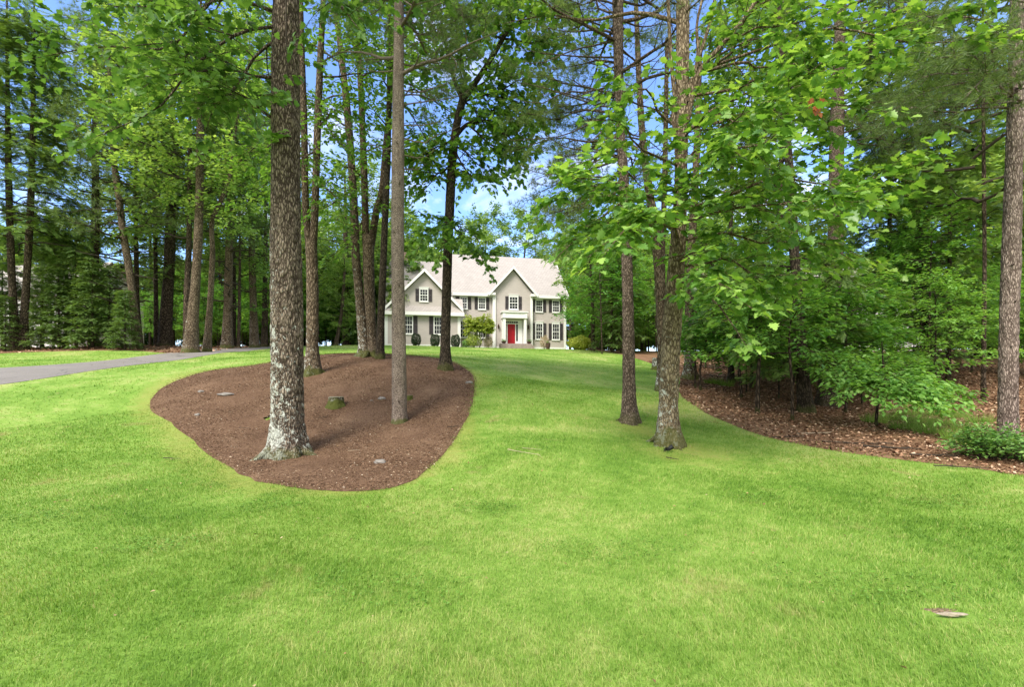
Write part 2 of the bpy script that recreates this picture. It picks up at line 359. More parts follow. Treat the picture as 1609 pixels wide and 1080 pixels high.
class Tree:
    def __init__(s, seed): s.rs = RS(seed); s.wood = Wood(); s.br = Wood(); s.tw0=[]; s.tw1=[]
    def bough(s, p0, p1, r0, nb=8, bl=1.2, sag=.0, wig=.12, tmin=.25, flat=.35, twl=.35, tpm=5.0, bare=False, end=True, rise=0.0):
        rs = s.rs; p0 = np.asarray(p0,float); p1 = np.asarray(p1,float); L = np.linalg.norm(p1-p0)
        ctl = [p0]+[p0+(p1-p0)*t+np.array([0,0,(sag+rs.randn()*.03*1)*L*4*t*(1-t)])+rs.randn(3)*wig*L*.25*[1,1,.6] for t in (.25,.5,.75)]+[p1]
        pa = spline(ctl, max(8,int(L*3))); n = len(pa)
        s.br.tube(pa, r0*(1-.82*np.linspace(0,1,n)), 6)
        tan = nrm(np.gradient(pa,axis=0))
        for i in range(nb):
            t = tmin+(1-tmin)*(i+rs.rand())/nb; k = min(n-1,int(t*(n-1))); d = tan[k]
            ang = (1 if i%2 else -1)*rs.uniform(.5,1.15); ca,sa = math.cos(ang),math.sin(ang)
            h = np.array([d[0]*ca-d[1]*sa, d[0]*sa+d[1]*ca, d[2]*.5+rs.randn()*flat+rise])
            if abs(d[2])>.75: az = rs.rand()*2*PI; h = np.array([math.cos(az),math.sin(az),.5+rs.randn()*flat])
            h = h/np.linalg.norm(h); l = bl*(1-.45*t)*rs.uniform(.6,1.25)
            q = [pa[k]]; dd = h.copy()
            for j in range(4): dd = nrm(dd+rs.randn(3)*[.22,.22,.14]); q.append(q[-1]+dd*l/4)
            q = np.array(q); rb = max(.006, r0*(1-.82*t)*.55)
            s.br.tube(q, np.linspace(rb,rb*.25,5), 4)
            if not bare: s.twigs(q, twl, tpm)
        if end and not bare: s.twigs(pa[int(n*.55):], twl, tpm*1.2)
        return pa
    def twigs(s, q, twl, tpm):
        rs = s.rs; L = np.linalg.norm(np.diff(q,axis=0),axis=1).sum(); m = max(2,int(L*tpm))
        t = rs.uniform(.12,1,m)*(len(q)-1); i = np.minimum(t.astype(int),len(q)-2); f = (t-i)[:,None]
        p = q[i]*(1-f)+q[i+1]*f; d = nrm(q[i+1]-q[i])
        ang = np.where(rs.rand(m)<.5,1,-1)*rs.uniform(.35,1.2,m); ca,sa = np.cos(ang),np.sin(ang)
        h = np.stack([d[:,0]*ca-d[:,1]*sa, d[:,0]*sa+d[:,1]*ca, d[:,2]*.6+rs.randn(m)*.3],1)
        h = nrm(h); e = p+h*(twl*rs.uniform(.5,1.3,m))[:,None]
        s.tw0.append(p); s.tw1.append(e)
        s.tw0.append(q[-1:]); s.tw1.append(q[-1:]+nrm(q[-1:]-q[-2:-1])*twl)
    def twig_geo(s, r=.004):
        if not s.tw0: return
        a = np.vstack(s.tw0); b = np.vstack(s.tw1); n = len(a); t = nrm(b-a)
        x = nrm(np.cross(t,[0.3,.2,.93])); y = np.cross(t,x); V = np.empty((n,6,3))
        for k in range(3):
            o = math.cos(k*2.094)*x+math.sin(k*2.094)*y; V[:,k] = a+o*r; V[:,3+k] = b+o*r*.3
        q = np.array([(0,1,4,3),(1,2,5,4),(2,0,3,5)]); s.br.push(V.reshape(-1,3), (q[None]+(np.arange(n)*6)[:,None,None]).reshape(-1,4))
    def leafset(s, tp, npt, size, flat=.45, droop=.15, spread=1.1, jit=.04, var=.3):
        rs = s.rs; a = np.vstack(s.tw0); b = np.vstack(s.tw1)
        a = np.repeat(a,npt,0); b = np.repeat(b,npt,0); n = len(a)
        t = rs.uniform(.15,1.05,n)[:,None]; d = nrm(b-a); p = a+(b-a)*t+rs.randn(n,3)*jit
        ang = np.where(rs.rand(n)<.5,1,-1)*rs.uniform(.1,spread,n); ca,sa = np.cos(ang),np.sin(ang)
        ax = np.stack([d[:,0]*ca-d[:,1]*sa, d[:,0]*sa+d[:,1]*ca, d[:,2]*.5-droop+rs.randn(n)*.22],1)
        no = np.stack([rs.randn(n)*flat, rs.randn(n)*flat, np.ones(n)],1)
        return leaves(tp, p, ax, no, size*rs.uniform(1-var,1+var,n))
    def crown(s, c, r, h0, h1, n, rad, prof, lift=.25, **kw):
        """boughs around a trunk path c from height h0 to h1 (above its base)"""
        rs = s.rs; z0 = c[0,2]
        for i in range(n):
            t = (i+rs.rand()*.8)/n; z = z0+h0+(h1-h0)*t; k = min(len(c)-1, np.searchsorted(c[:,2], z)); p = c[k]
            az = i*2.399+rs.randn()*.4; L = rad*prof(t)*rs.uniform(.75,1.2)
            e = p+np.array([math.cos(az)*L, math.sin(az)*L, L*(lift+rs.randn()*.12)])
            s.bough(p, e, max(.02, r[k]*.38), **kw)

def finish_tree(name, base, t, bark, leafm, tp, npt, size, label, cat, group, twig=True, tw=.004, ls=None, **kw):
    root = empty(name, base, 0, label, cat, group)
    t.wood.build('trunk', bark, root, base)
    if twig: t.twig_geo(tw)
    t.br.build('branches', bark if not isinstance(bark,str) else None, root, base)
    V, Fs = t.leafset(tp, npt, size, **kw)
    link('crown', np_mesh('crown', V-np.asarray(base), [Fs], leafm), root)
    return root

def pxpath(pts, d, depthvar=0.0, top=None):
    """pts: (px, py, width px) from the foot up; returns points and radii"""
    q = []; r = []
    for i,(x,y,w) in enumerate(pts):
        dd = d+depthvar*i; q.append(P(x,y,dd)); r.append(w/2*dd/F/math.sqrt(1+((x-CX)/F)**2))
    q[0][2] = tz(q[0][0],q[0][1])-.02
    if top is not None:
        dr = nrm(q[-1]-q[-2]); h = top-(q[-1][2]-q[0][2])
        if h>0:
            r1 = r[-1]
            for k in (1,2,3): q.append(q[-1]+np.array([dr[0]*.4,dr[1]*.4,1.0])*h/3); r.append(r1*(1-.27*k))
    return np.array(q), np.array(r)

# ------------------------------------------------------------------ ground
def pip(x, y, poly):
    poly = np.asarray(poly)[:,:2]; ins = np.zeros(len(x),bool); n = len(poly)
    for i in range(n):
        x0,y0 = poly[i]; x1,y1 = poly[(i+1)%n]
        c = ((y0>y)!=(y1>y))&(x<(x1-x0)*(y-y0)/(y1-y0+1e-12)+x0); ins ^= c
    return ins

def grass_col(n, ob, blade=False):
    """patchy lawn colour, shared by the turf and its blades"""
    a = n.noise(ob, .25, 4, .6, .6); b = n.noise(ob, 1.0, 5, .65, .5); c = n.noise(ob, 5.0, 4, .7)
    f = n.math('ADD', n.math('MULTIPLY',a,.80), n.math('ADD', n.math('MULTIPLY',b,.42), n.math('MULTIPLY',c,.34)))
    if blade:
        g = n('ShaderNodeNewGeometry'); f = n.math('ADD', f, n.math('MULTIPLY', n.math('SUBTRACT', g.outputs['Random Per Island'], .5), .30))
    col = n.ramp(f, [(.53,(.075,.175,.020)),(.67,(.148,.280,.034)),(.80,(.235,.375,.066)),(.95,(.42,.46,.16))])
    d = n.noise(ob, .9, 5, .7, .5)
    dry = n.mapr(n.math('ADD', d, n.math('MULTIPLY',c,.18)), .69, .80, 0, .7)
    col = n.mix(dry, col, (.33,.30,.12))
    th = n('ShaderNodeAttribute', attribute_name='thin').outputs['Fac']
    th = n.mapr(n.math('ADD', th, n.math('MULTIPLY', n.math('SUBTRACT', c, .5), 1.3)), .30, 1.0, 0, .75)
    return n.mix(th, col, (.29,.31,.075))

m, nt = mat('turf'); n = N(nt); ob = n('ShaderNodeTexCoord').outputs['Object']
col = grass_col(n, ob)
fine = n.noise(ob, 38, 4, .7)
col = n.mix(n.mapr(fine,.35,.7,.35,0), col, (.06,.11,.02))
bp = n('ShaderNodeBump', {'Height':n.math('ADD', n.noise(ob, 60, 4,.7), n.math('MULTIPLY', n.noise(ob,2.2,3), 3.0)),'Strength':.6,'Distance':.035})
pr = n('ShaderNodeBsdfPrincipled', {'Base Color':col,'Roughness':.85,'Normal':bp.outputs[0]}); pr.inputs['Specular IOR Level'].default_value=.15
n.out(pr.outputs[0]); M['turf'] = m

m, nt = mat('grass_blades'); n = N(nt); ob = n('ShaderNodeTexCoord').outputs['Object']
col = grass_col(n, ob, True)
g = n('ShaderNodeNewGeometry')
st = n.math('GREATER_THAN', g.outputs['Random Per Island'], .965)
col = n.mix(n.math('MULTIPLY',st,.75), col, (.36,.36,.13))
pr = n('ShaderNodeBsdfPrincipled', {'Base Color':col,'Roughness':.5}); pr.inputs['Specular IOR Level'].default_value=.25
tr = n('ShaderNodeBsdfTranslucent', {'Color':n.mix(1.0,col,(1.25,1.2,.7),'MULTIPLY')})
n.out(n('ShaderNodeMixShader',{0:.35,1:pr.outputs[0],2:tr.outputs[0]}).outputs[0]); M['blade'] = m

M['clover'] = flat_mat('clover_leaf', (.085,.19,.018), .6, .3, 30)
def litter_ground(name, a, b, c):
    m, nt = mat(name); n = N(nt); ob = n('ShaderNodeTexCoord').outputs['Object']
    f = n.math('ADD', n.math('MULTIPLY', n.noise(ob,30,5,.75),.6), n.math('MULTIPLY', n.noise(ob,1.1,5,.65,.5),.5))
    vo = n('ShaderNodeTexVoronoi', {'Vector':ob,'Scale':42.0}); 
    col = n.ramp(f, [(.36,a),(.55,b),(.72,c)])
    col = n.mix(.35, col, n.ramp(n('ShaderNodeSeparateColor',{0:vo.outputs['Color']}).outputs[0], [(0,a),(.6,b),(1,c)]))
    bp = n('ShaderNodeBump', {'Height':n.math('ADD',f,vo.outputs['Distance']),'Strength':.8,'Distance':.02})
    pr = n('ShaderNodeBsdfPrincipled', {'Base Color':col,'Roughness':.95,'Normal':bp.outputs[0]}); pr.inputs['Specular IOR Level'].default_value=.1
    n.out(pr.outputs[0]); return m
M['mulch'] = litter_ground('mulch_ground', (.06,.034,.020), (.135,.080,.050), (.25,.165,.105))
M['litter'] = litter_ground('leaf_litter_ground', (.07,.04,.024), (.20,.115,.066), (.36,.23,.14))
def chip_mat(name, stops):
    m, nt = mat(name); n = N(nt); g = n('ShaderNodeNewGeometry')
    col = n.ramp(g.outputs['Random Per Island'], stops)
    pr = n('ShaderNodeBsdfPrincipled', {'Base Color':col,'Roughness':.9}); pr.inputs['Specular IOR Level'].default_value=.1
    n.out(pr.outputs[0]); return m
M['chips'] = chip_mat('mulch_chip', [(0,(.045,.025,.014)),(.5,(.14,.082,.050)),(.88,(.27,.175,.11)),(.96,(.42,.32,.22)),(1,(.68,.58,.45))])
M['fallen'] = chip_mat('fallen_leaf', [(0,(.07,.038,.022)),(.35,(.22,.12,.07)),(.8,(.42,.26,.165)),(1,(.62,.46,.33))])

m, nt = mat('asphalt'); n = N(nt); ob = n('ShaderNodeTexCoord').outputs['Object']
col = n.mix(n.mapr(n.noise(ob,.5,5),.3,.7), (.12,.11,.10), (.19,.175,.16))
col = n.mix(n.mapr(n.noise(ob,60,3,.8),.45,.7), col, (.30,.275,.25))
cr = n('ShaderNodeTexVoronoi', {'Vector':n('ShaderNodeVectorMath',{0:ob,1:n('ShaderNodeTexNoise',{'Vector':ob,'Scale':1.5}).outputs['Color']}).outputs[0],'Scale':.33}, feature='DISTANCE_TO_EDGE')
col = n.mix(n.mapr(cr.outputs['Distance'],.0,.012,.8,0), col, (.05,.05,.05))
pr = n('ShaderNodeBsdfPrincipled', {'Base Color':col,'Roughness':.85,'Normal':n('ShaderNodeBump',{'Height':n.noise(ob,90,3),'Strength':.4,'Distance':.01}).outputs[0]})
n.out(pr.outputs[0]); M['asphalt'] = m

rr = np.concatenate([np.linspace(.5,3,6)[:-1], 3*1.022**np.arange(0,170)]); rr = rr[rr<118]; rr = np.r_[0.01, rr, 150, 200, 300, 450, 700]
ta = np.linspace(0,2*PI,480,endpoint=False)
gx = rr[:,None]*np.sin(ta); gy = rr[:,None]*np.cos(ta)
gv = np.stack([gx,gy,TZ(gx,gy)],-1).reshape(-1,3)

def closed(pts, n=120):
    p = np.array(pts+pts[:3],float); k = len(pts); s = spline(p, (k+2)*16+1)
    return s[16:16+k*16]
bed_px = [(234,640),(262,606),(330,583),(420,571),(500,559),(560,556),(620,558),(690,564),(738,585),(745,610),(738,645),(715,690),(680,730),(645,757),(600,770),(540,773),(470,768),(410,757),(350,730),(300,690),(262,662)]
bed = closed([tuple(G(*q)) for q in bed_px])
_feet = [(989,672,11.3,1.1),(1050,705,9.6,1.5),(1086,599,20.5,2.0),(1110,612,19,2.0)]
def thin(x,y):
    x = np.asarray(x,np.float32); y = np.asarray(y,np.float32); out = np.zeros(len(x),np.float32); b = bed[::3,:2].astype(np.float32)
    for i in range(0,len(x),50000):
        X = x[i:i+50000]; Y = y[i:i+50000]
        d = np.sqrt(((X[:,None]-b[None,:,0])**2+(Y[:,None]-b[None,:,1])**2).min(1)); o = np.exp(-(d/(.38+.25*np.sin(X*1.3+Y)+.22*(X<-4)))**2)
        for px,py,dd,rad in _feet:
            fx = (px-CX)*dd/F; o = np.maximum(o, .95*np.exp(-(((X-fx-.15)/rad)**2+((Y-dd+.45)/rad)**2)*1.6))
        out[i:i+50000] = o
    return out
_g = gv[:,:2]; lawn = link('lawn', np_mesh('lawn', gv, [Wood.quads(len(rr),480)[:,::-1]], M['turf'], True, {'thin':thin(_g[:,0],_g[:,1])})); tag(lawn, kind='structure')
bc = np.array([ (bed[:,0].max()+bed[:,0].min())/2, 11.5 ])
rs = RS(5); wob = np.interp(np.arange(len(bed)), np.linspace(0,len(bed),90), rs.randn(90)*.018)
rings = np.r_[np.linspace(0.02,.9,26), np.linspace(.92,1.0,8)]
bx = bc[0]+(bed[None,:,0]-bc[0])*(rings[:,None]+0*wob[None]*rings[:,None]); by = bc[1]+(bed[None,:,1]-bc[1])*rings[:,None]
bx = bx+wob[None]*rings[:,None]; by = by+wob[None]*rings[:,None]*.6
bz = TZ(bx,by)+.03*np.minimum(1,(1.003-rings[:,None])*14)+.015*np.sin(bx*2.3)*np.cos(by*1.9)*(1-rings[:,None]**4)+.004
bedm = link('mulch_bed', np_mesh('mulch_bed', np.stack([bx,by,bz],-1).reshape(-1,3), [Wood.quads(len(rings),len(bed))], M['mulch'], True))
tag(bedm, kind='structure')

def ribbon(name, A, B, m, k=10, n=160, lift=.02, kind='structure', power=1.0):
    A = spline(A,n); B = spline(B,n); t = np.linspace(0,1,k)**power
    q = A[None,:,:2]*(1-t[:,None,None])+B[None,:,:2]*t[:,None,None]
    z = TZ(q[...,0],q[...,1])+lift
    z[0] -= lift*.6
    V = np.concatenate([q,z[...,None]],-1).reshape(-1,3)
    i = np.arange(k-1)[:,None]*n; j = np.arange(n-1)[None]
    Fq = np.stack([i+j,i+j+1,i+n+j+1,i+n+j],-1).reshape(-1,4)
    o = link(name, np_mesh(name, V, [Fq], m, True)); tag(o, kind=kind); return A, B
near_e = [at(-330,11.5)]+[at(-140,12.6)]+[at(30,14.4),at(167,17.5),at(278,22),at(389,31),at(470,40),at(540,46.5),at(585,49)]
far_e  = [at(-400,14.6)]+[at(-170,15.9)]+[at(30,18.0),at(167,22),at(278,27.5),at(389,37),at(440,45),at(510,53),at(560,56)]
drA, drB = ribbon('driveway', near_e, far_e, M['asphalt'], 8, lift=.022)
drive_poly = np.vstack([drA, drB[::-1]])
fr_px = [(905,549),(960,553.5),(1012,560),(1075,606),(1068,618),(1100,644),(1150,668),(1200,686),(1260,700),(1330,712),(1420,724),(1500,733),(1560,741),(1609,748)]
frn = [G(*q) for q in fr_px]; frn[0] = at(905,52); frn[1] = at(955,44); frn[2] = at(1012,33); frn[3]=at(1062,23)
frn += [np.array([9.5,6.0,0]), np.array([13,2,0])]
frf = [np.array([x,y,0]) for x,y in ((12,95),(30,95),(50,92),(60,85),(66,75),(70,66),(72,58),(74,50),(76,42),(78,34),(80,26),(80,18),(80,12),(80,8),(80,2),(78,-8))]
fA, fB = ribbon('forest_floor', frn, frf, M['litter'], 90, 220, power=1.6)
forest_R = np.vstack([fA, fB[::-1]])
fln = [at(-300,22),at(-120,23),at(5,25.5),at(111,27),at(222,28),at(300,26.6),at(362,32),at(412,39),at(440,49),at(500,58),at(560,62)]
flf = [np.array([x,y,0]) for x,y in ((-85,15),(-85,28),(-82,42),(-78,55),(-72,66),(-66,76),(-56,84),(-44,88),(-32,92),(-22,94),(-15,96))]
gA, gB = ribbon('forest_floor', fln, flf, M['litter'], 80, 220, power=1.5)
forest_L = np.vstack([gA, gB[::-1]])

# grass blades
def scatter(n, r0, r1, half, seed, powr=.5):
    rs = RS(seed); u = rs.rand(n); r = (r0**powr+(r1**powr-r0**powr)*u)**(1/powr); a = rs.uniform(-half,half,n)
    return r*np.sin(a), r*np.cos(a), r
def blades(name, n, r0, r1, half, seed, hmul, wmul, label=None):
    rs = RS(seed+1); x,y,r = scatter(n,r0,r1,half,seed)
    e = rs.randn(n)*.10
    ok = ~pip(x+e,y+e,bed) & ~pip(x,y,drive_poly) & ~pip(x+e*2,y+e*2,forest_R) & ~pip(x+e*2,y+e*2,forest_L)
    ok &= ~(pip(x,y,[(-15,49.5),(7,52),(7,64),(-15,64)]))
    # worn patch round the stone in the lawn
    sx, sy, _ = G(1497,970); ok &= (np.hypot((x-sx)/1.9,(y-sy)/.8)>.075+.05*rs.rand(n))
    x,y,r = x[ok],y[ok],r[ok]; n = len(x); z = TZ(x,y)
    cl = .5+.5*np.sin(x*1.7+np.sin(y*1.3)*2)*np.sin(y*2.1+x*.6)
    h = hmul*rs.uniform(.35,1.0,n)*(.75+.5*cl)*(1+.12*rs.randn(n)); w = wmul*(np.maximum(r,3)/3)**.8*rs.uniform(.6,1.2,n)
    h = h*(1+.15*np.maximum(0,np.log2(r/6))); tn = thin(x,y)*(.6+.4*np.sin(x*5+y*3)); h = h*(1-.55*tn)
    az = rs.rand(n)*2*PI; lean = rs.uniform(.15,1.0,n)
    az2 = 2.2*np.sin(x*.5+1)+1.5*np.cos(y*.45)+rs.randn(n)*1.3
    dx,dy = np.cos(az2)*lean, np.sin(az2)*lean
    sx_,sy_ = np.cos(az)*w/2, np.sin(az)*w/2
    p = np.stack([x,y,z-.008],1)
    V = np.empty((n,5,3))
    V[:,0] = p-np.stack([sx_,sy_,0*x],1); V[:,1] = p+np.stack([sx_,sy_,0*x],1)
    mid = p+np.stack([dx*h*.3,dy*h*.3,h*.6],1)
    V[:,2] = mid-.8*np.stack([sx_,sy_,0*x],1); V[:,3] = mid+.8*np.stack([sx_,sy_,0*x],1)
    V[:,4] = p+np.stack([dx*h*.95,dy*h*.95,h*(1-.35*lean**2)],1)
    b = (np.arange(n)*5)[:,None]
    o = link(name, np_mesh(name, V.reshape(-1,3), [b+np.array([[0,1,3,2]]), b+np.array([[2,3,4]])], M['blade'], False, {'thin':np.repeat(tn,5)}))
    tag(o, label, 'grass', kind='stuff'); return o
blades('grass', 620000, 1.7, 16, .98, 11, .056, .0033, 'short bright green mown lawn grass across the whole foreground')
blades('grass', 170000, 14, 52, .95, 12, .036, .0055, 'sunlit lawn grass on the slope up to the grey house')

def flats(name, poly, n, seed, size, m, label, cat, r1, aspect=.4, lift=.008, lim=None, tp=LEAF_TWO, tilt=.35, r0=6, curl=0):
    rs = RS(seed); poly = np.asarray(poly); lo = poly[:,:2].min(0); hi = poly[:,:2].max(0)
    if lim: lo = np.maximum(lo,lim[0]); hi = np.minimum(hi,lim[1])
    x = rs.uniform(lo[0],hi[0],n*3); y = rs.uniform(lo[1],hi[1],n*3)
    ok = pip(x,y,poly) & (np.hypot(x,y)<r1) & (rs.rand(len(x))<np.minimum(1,(r0*1.6/np.hypot(x,y))**1.1)) & (np.abs(x)<y*1.35+4)
    x,y = x[ok][:n],y[ok][:n]; k = len(x); z = TZ(x,y)+lift+rs.rand(k)*.015
    az = rs.rand(k)*2*PI; ax = np.stack([np.cos(az),np.sin(az),rs.randn(k)*tilt*.6],1); no = np.stack([rs.randn(k)*tilt,rs.randn(k)*tilt,np.ones(k)],1)
    tv,tf = tp; tv = tv*np.array([1,aspect/.31*1.0,1+curl])
    V,Fs = leaves((tv,tf), np.stack([x,y,z],1), ax, no, size*rs.uniform(.4,1.3,k)*(1+np.maximum(0,np.hypot(x,y)-10)*.03))
    o = link(name, np_mesh(name, V, [Fs], m)); tag(o, label, cat, kind='stuff')
inner = bc[None]+(bed[:,:2]-bc[None])*1.012
flats('wood_chips', inner, 80000, 21, .038, M['chips'], 'brown shredded wood chips spread over the mulch island', 'mulch', 24, .16, lift=.028)
flats('fallen_leaves', forest_R, 75000, 22, .072, M['fallen'], 'dry brown fallen leaves under the trees at the right', 'leaves', 34, .30, lim=((3,4),(34,34)), tilt=.5, curl=1.5, lift=.025)
flats('fallen_leaves', forest_L, 12000, 23, .10, M['fallen'], 'brown fallen leaves at the wood edge beyond the driveway', 'leaves', 48, .30, lim=((-45,20),(-8,48)), tilt=.5, curl=1.5, lift=.025)
flats('leaf_debris', [(-30,2.2),(30,2.2),(30,30),(-30,30)], 1300, 24, .034, chip_mat('lawn_debris', [(0,(.14,.08,.04)),(.6,(.30,.21,.10)),(1,(.42,.36,.2))]), 'scattered dry leaf bits and petals lying in the mown lawn', 'leaves', 26, .35, tilt=.4, lift=.035)
rsc = RS(31)
for i,(px,dd) in enumerate(((250,4.6),(620,3.6),(980,4.4),(1350,3.7),(1180,6.2),(80,5.6),(760,5.8),(1480,6.0),(420,6.0))):
    q = at(px,dd); u = np.linspace(0,2*PI,14,endpoint=False); R1 = (.28+.22*rsc.rand())*(1+.35*rsc.randn(14)*.6)
    pl = [(q[0]+math.cos(a)*k*1.4, q[1]+math.sin(a)*k*.8) for a,k in zip(u,R1)]
    flats('clover', pl, 420, 700+i, .026, M['clover'], 'low darker green clover patch growing in the mown lawn', 'clover', 9, .30, tilt=.5, lift=.028, r0=40)
print('ground', round(time.time()-T0,1))

# ------------------------------------------------------------------ houses
def lap_mat(name, col, pitch=.115):
    m, nt = mat(name); n = N(nt); ob = n('ShaderNodeTexCoord').outputs['Object']
    z = n('ShaderNodeSeparateXYZ',{0:ob}).outputs[2]
    f = n.math('FRACT', n.math('DIVIDE', z, pitch))
    nz = n.noise(n('ShaderNodeMapping',{'Vector':ob,'Scale':(1,1,6)}).outputs[0], 2, 4)
    c = n.mix(n.mapr(nz,.3,.7), tuple(a*.93 for a in col), tuple(a*1.07 for a in col))
    c = n.mix(n.mapr(f,.88,.97,0,.55), c, tuple(a*.45 for a in col))
    pr = n('ShaderNodeBsdfPrincipled', {'Base Color':c,'Roughness':.6,'Normal':n('ShaderNodeBump',{'Height':n.math('SUBTRACT',1.0,f),'Strength':.6,'Distance':.015}).outputs[0]})
    n.out(pr.outputs[0]); return m
def shingle_mat(name, a, b):
    m, nt = mat(name); n = N(nt); ob = n('ShaderNodeTexCoord').outputs['Object']
    s = n('ShaderNodeSeparateXYZ',{0:ob}); cb = n('ShaderNodeCombineXYZ',{0:n.math('ADD',s.outputs[0],n.math('MULTIPLY',s.outputs[1],.31)),1:n.math('MULTIPLY',s.outputs[2],1.35)})
    br = n('ShaderNodeTexBrick',{'Vector':cb.outputs[0],'Color1':(*a,1),'Color2':(*b,1),'Mortar':(*[q*.6 for q in a],1),'Scale':1.0,'Mortar Size':.012,'Brick Width':.32,'Row Height':.2,'Bias':0.0})
    c = n.mix(n.mapr(n.noise(ob,.7,4),.3,.7,0,.25), br.outputs[0], tuple(q*.8 for q in a))
    pr = n('ShaderNodeBsdfPrincipled', {'Base Color':c,'Roughness':.9}); n.out(pr.outputs[0]); return m
M['siding'] = lap_mat('taupe_siding', (.405,.365,.342))
M['wsiding'] = lap_mat('white_siding', (.80,.79,.78), .15)
M['shingle'] = shingle_mat('roof_shingle', (.335,.308,.292), (.39,.36,.343))
M['trim'] = flat_mat('white_trim', (.70,.705,.69), .5, .03)
M['shutter'] = flat_mat('dark_shutter', (.055,.048,.052), .5, .15)
M['reddoor'] = flat_mat('red_paint', (.34,.012,.022), .35, .06)
M['stone'] = flat_mat('grey_stone', (.19,.175,.16), .9, .35, 7, .6)
M['dull_stone'] = flat_mat('weathered_stone', (.30,.26,.20), .95, .35, 12, .6)
M['brickstep'] = flat_mat('bluestone_step', (.27,.22,.20), .85, .2, 5, .3)
M['metal'] = flat_mat('dark_bronze', (.06,.035,.022), .45, .1, metal=.5)
M['black'] = flat_mat('black_plastic', (.012,.012,.013), .45, .1)
M['pot'] = flat_mat('dark_clay', (.07,.04,.03), .8, .2)
M['brick'] = flat_mat('chimney_brick', (.36,.25,.21), .9, .2, 12)
M['redroof'] = flat_mat('red_paint_far', (.45,.16,.14), .8, .15)
m, nt = mat('window_glass'); n = N(nt)
pr = n('ShaderNodeBsdfPrincipled', {'Base Color':(.02,.022,.025,1),'Roughness':.06}); pr.inputs['Specular IOR Level'].default_value=.7
n.out(pr.outputs[0]); M['glass'] = m

YAW = math.radians(12)
hx, hy = (889-CX)*53/F, 53.0
HZ = 4.46
house = empty('house', (hx,hy,HZ), YAW, 'large taupe two-storey house with white trim, dark shutters and a red front door', 'house')
S = MB()
# main block and front bay walls
EV, RG = 5.9, 10.9
S.prismx([(0,-1.2),(0,EV),(4.8,RG-.15),(9.6,EV),(9.6,-1.2)], -12.3, 0)
S.build('wall', M['siding'], house)
MB().prism([(-8.14,-1.2),(-8.14,5.9),(-6.03,8.32),(-3.92,5.9),(-3.92,-1.2)], -.45, -.001).build('wall', M['siding'], house)['label']='projecting gabled centre bay'
MB().prismx([(-1.5,-1.2),(-1.5,3.5),(4.2,9.5),(9.9,3.5),(9.9,-1.2)], -19.1, -12.302).build('wall', M['siding'], house)['label']='lower garage wing at the left'
MB().box(-12.301,-11.72,-1.5,-.002,-1.2,3.5).build('wall', M['siding'], house)
MB().prism([(-18.75,3.95),(-15.3,7.45),(-11.85,3.95)], -1.3, 1.5).build('wall', M['siding'], house)['label']='front gable of the garage wing'
# roofs
def slopes(r, x0, x1, y0, ze, yr, zr, y1, t=.22):
    r.slab([(x0,y0,ze),(x1,y0,ze),(x1,yr,zr),(x0,yr,zr)], t); r.slab([(x0,yr+.003,zr),(x1,yr+.003,zr),(x1,y1,ze),(x0,y1,ze)], t)
r = MB(); slopes(r,-12.5,.18,-.42,5.72,4.8,10.98,10.0); mroof = r.build('roof', M['shingle'], house)
r = MB()
yb = 2.9
r.slab([(-8.62,-.85,5.75),(-6.03,-.85,8.66),(-6.03,yb,8.66),(-8.62,yb,5.75)], .2)
r.slab([(-6.027,-.85,8.66),(-3.44,-.85,5.75),(-3.44,yb,5.75),(-6.027,yb,8.66)], .2)
r.build('roof', M['shingle'], house)
r = MB(); slopes(r,-19.35,-12.52,-1.95,3.42,4.2,9.85,10.3)
r.slab([(-12.517,-1.95,3.42),(-11.4,-1.95,3.42),(-11.4,-.43,5.05),(-12.517,-.43,5.05)], .2)
wroof = r.build('roof', M['shingle'], house)
r = MB()
r.slab([(-19.1,-1.75,3.85),(-15.3,-1.75,7.75),(-15.3,2.4,7.75),(-19.1,2.4,3.85)], .2)
r.slab([(-15.297,-1.75,7.75),(-11.5,-1.75,3.85),(-11.5,2.4,3.85),(-15.297,2.4,7.75)], .2)
r.build('roof', M['shingle'], house)
MB().box(-17.6,-16.9,4.6,5.3,8.5,10.75).box(-17.65,-16.85,4.55,5.35,10.752,10.85).build('chimney', M['brick'], wroof)
# trim
def rake(x0,z0,x1,z1,y,w=.25,t=.06):
    dz = w*1.25
    return MB().prism([(x0,z0),(x1,z1),(x1,z1-dz),(x0,z0-dz)], y-t, y)
for a in ((-8.66,5.73,-6.03,8.68),(-3.40,5.73,-6.03,8.68)): rake(*a,-.86).build('rake_board', M['trim'], house)
for a in ((-19.14,3.85,-15.3,7.79),(-11.46,3.85,-15.3,7.79)): rake(*a,-1.76).build('rake_board', M['trim'], house)
for sx,xx in ((1,.185),(-1,-12.505)):
    MB().prismx([(-.45,5.72),(4.8,11.0),(4.8,10.68),(-.45,5.42)], xx, xx+.05*sx).build('rake_board', M['trim'], house)
f = MB(); f.box(-12.4,-8.63,-.47,-.41,5.45,5.74).box(-3.42,.2,-.47,-.41,5.45,5.74); f.box(-12.4,-8.16,-.409,-.003,5.42,5.5).box(-3.9,.16,-.409,-.003,5.42,5.5)
f.box(-8.75,-7.95,-.84,-.452,5.55,5.8).box(-4.11,-3.31,-.84,-.452,5.55,5.8)
f.split('cornice', M['trim'], house)
MB().box(-19.4,-11.35,-2.02,-1.96,3.1,3.43).box(-19.3,-11.5,-1.958,-1.503,3.08,3.16).split('cornice', M['trim'], house)
for x0,x1,y0,z1 in ((-8.2,-7.95,-.49,5.54),(-4.11,-3.86,-.49,5.54),(-.2,.035,-.04,5.41),(-12.3,-12.1,-.04,5.41)):
    MB().box(x0,x1,y0,y0+.2 if y0<-.3 else .15,-.6,z1).build('corner_board', M['trim'], house)
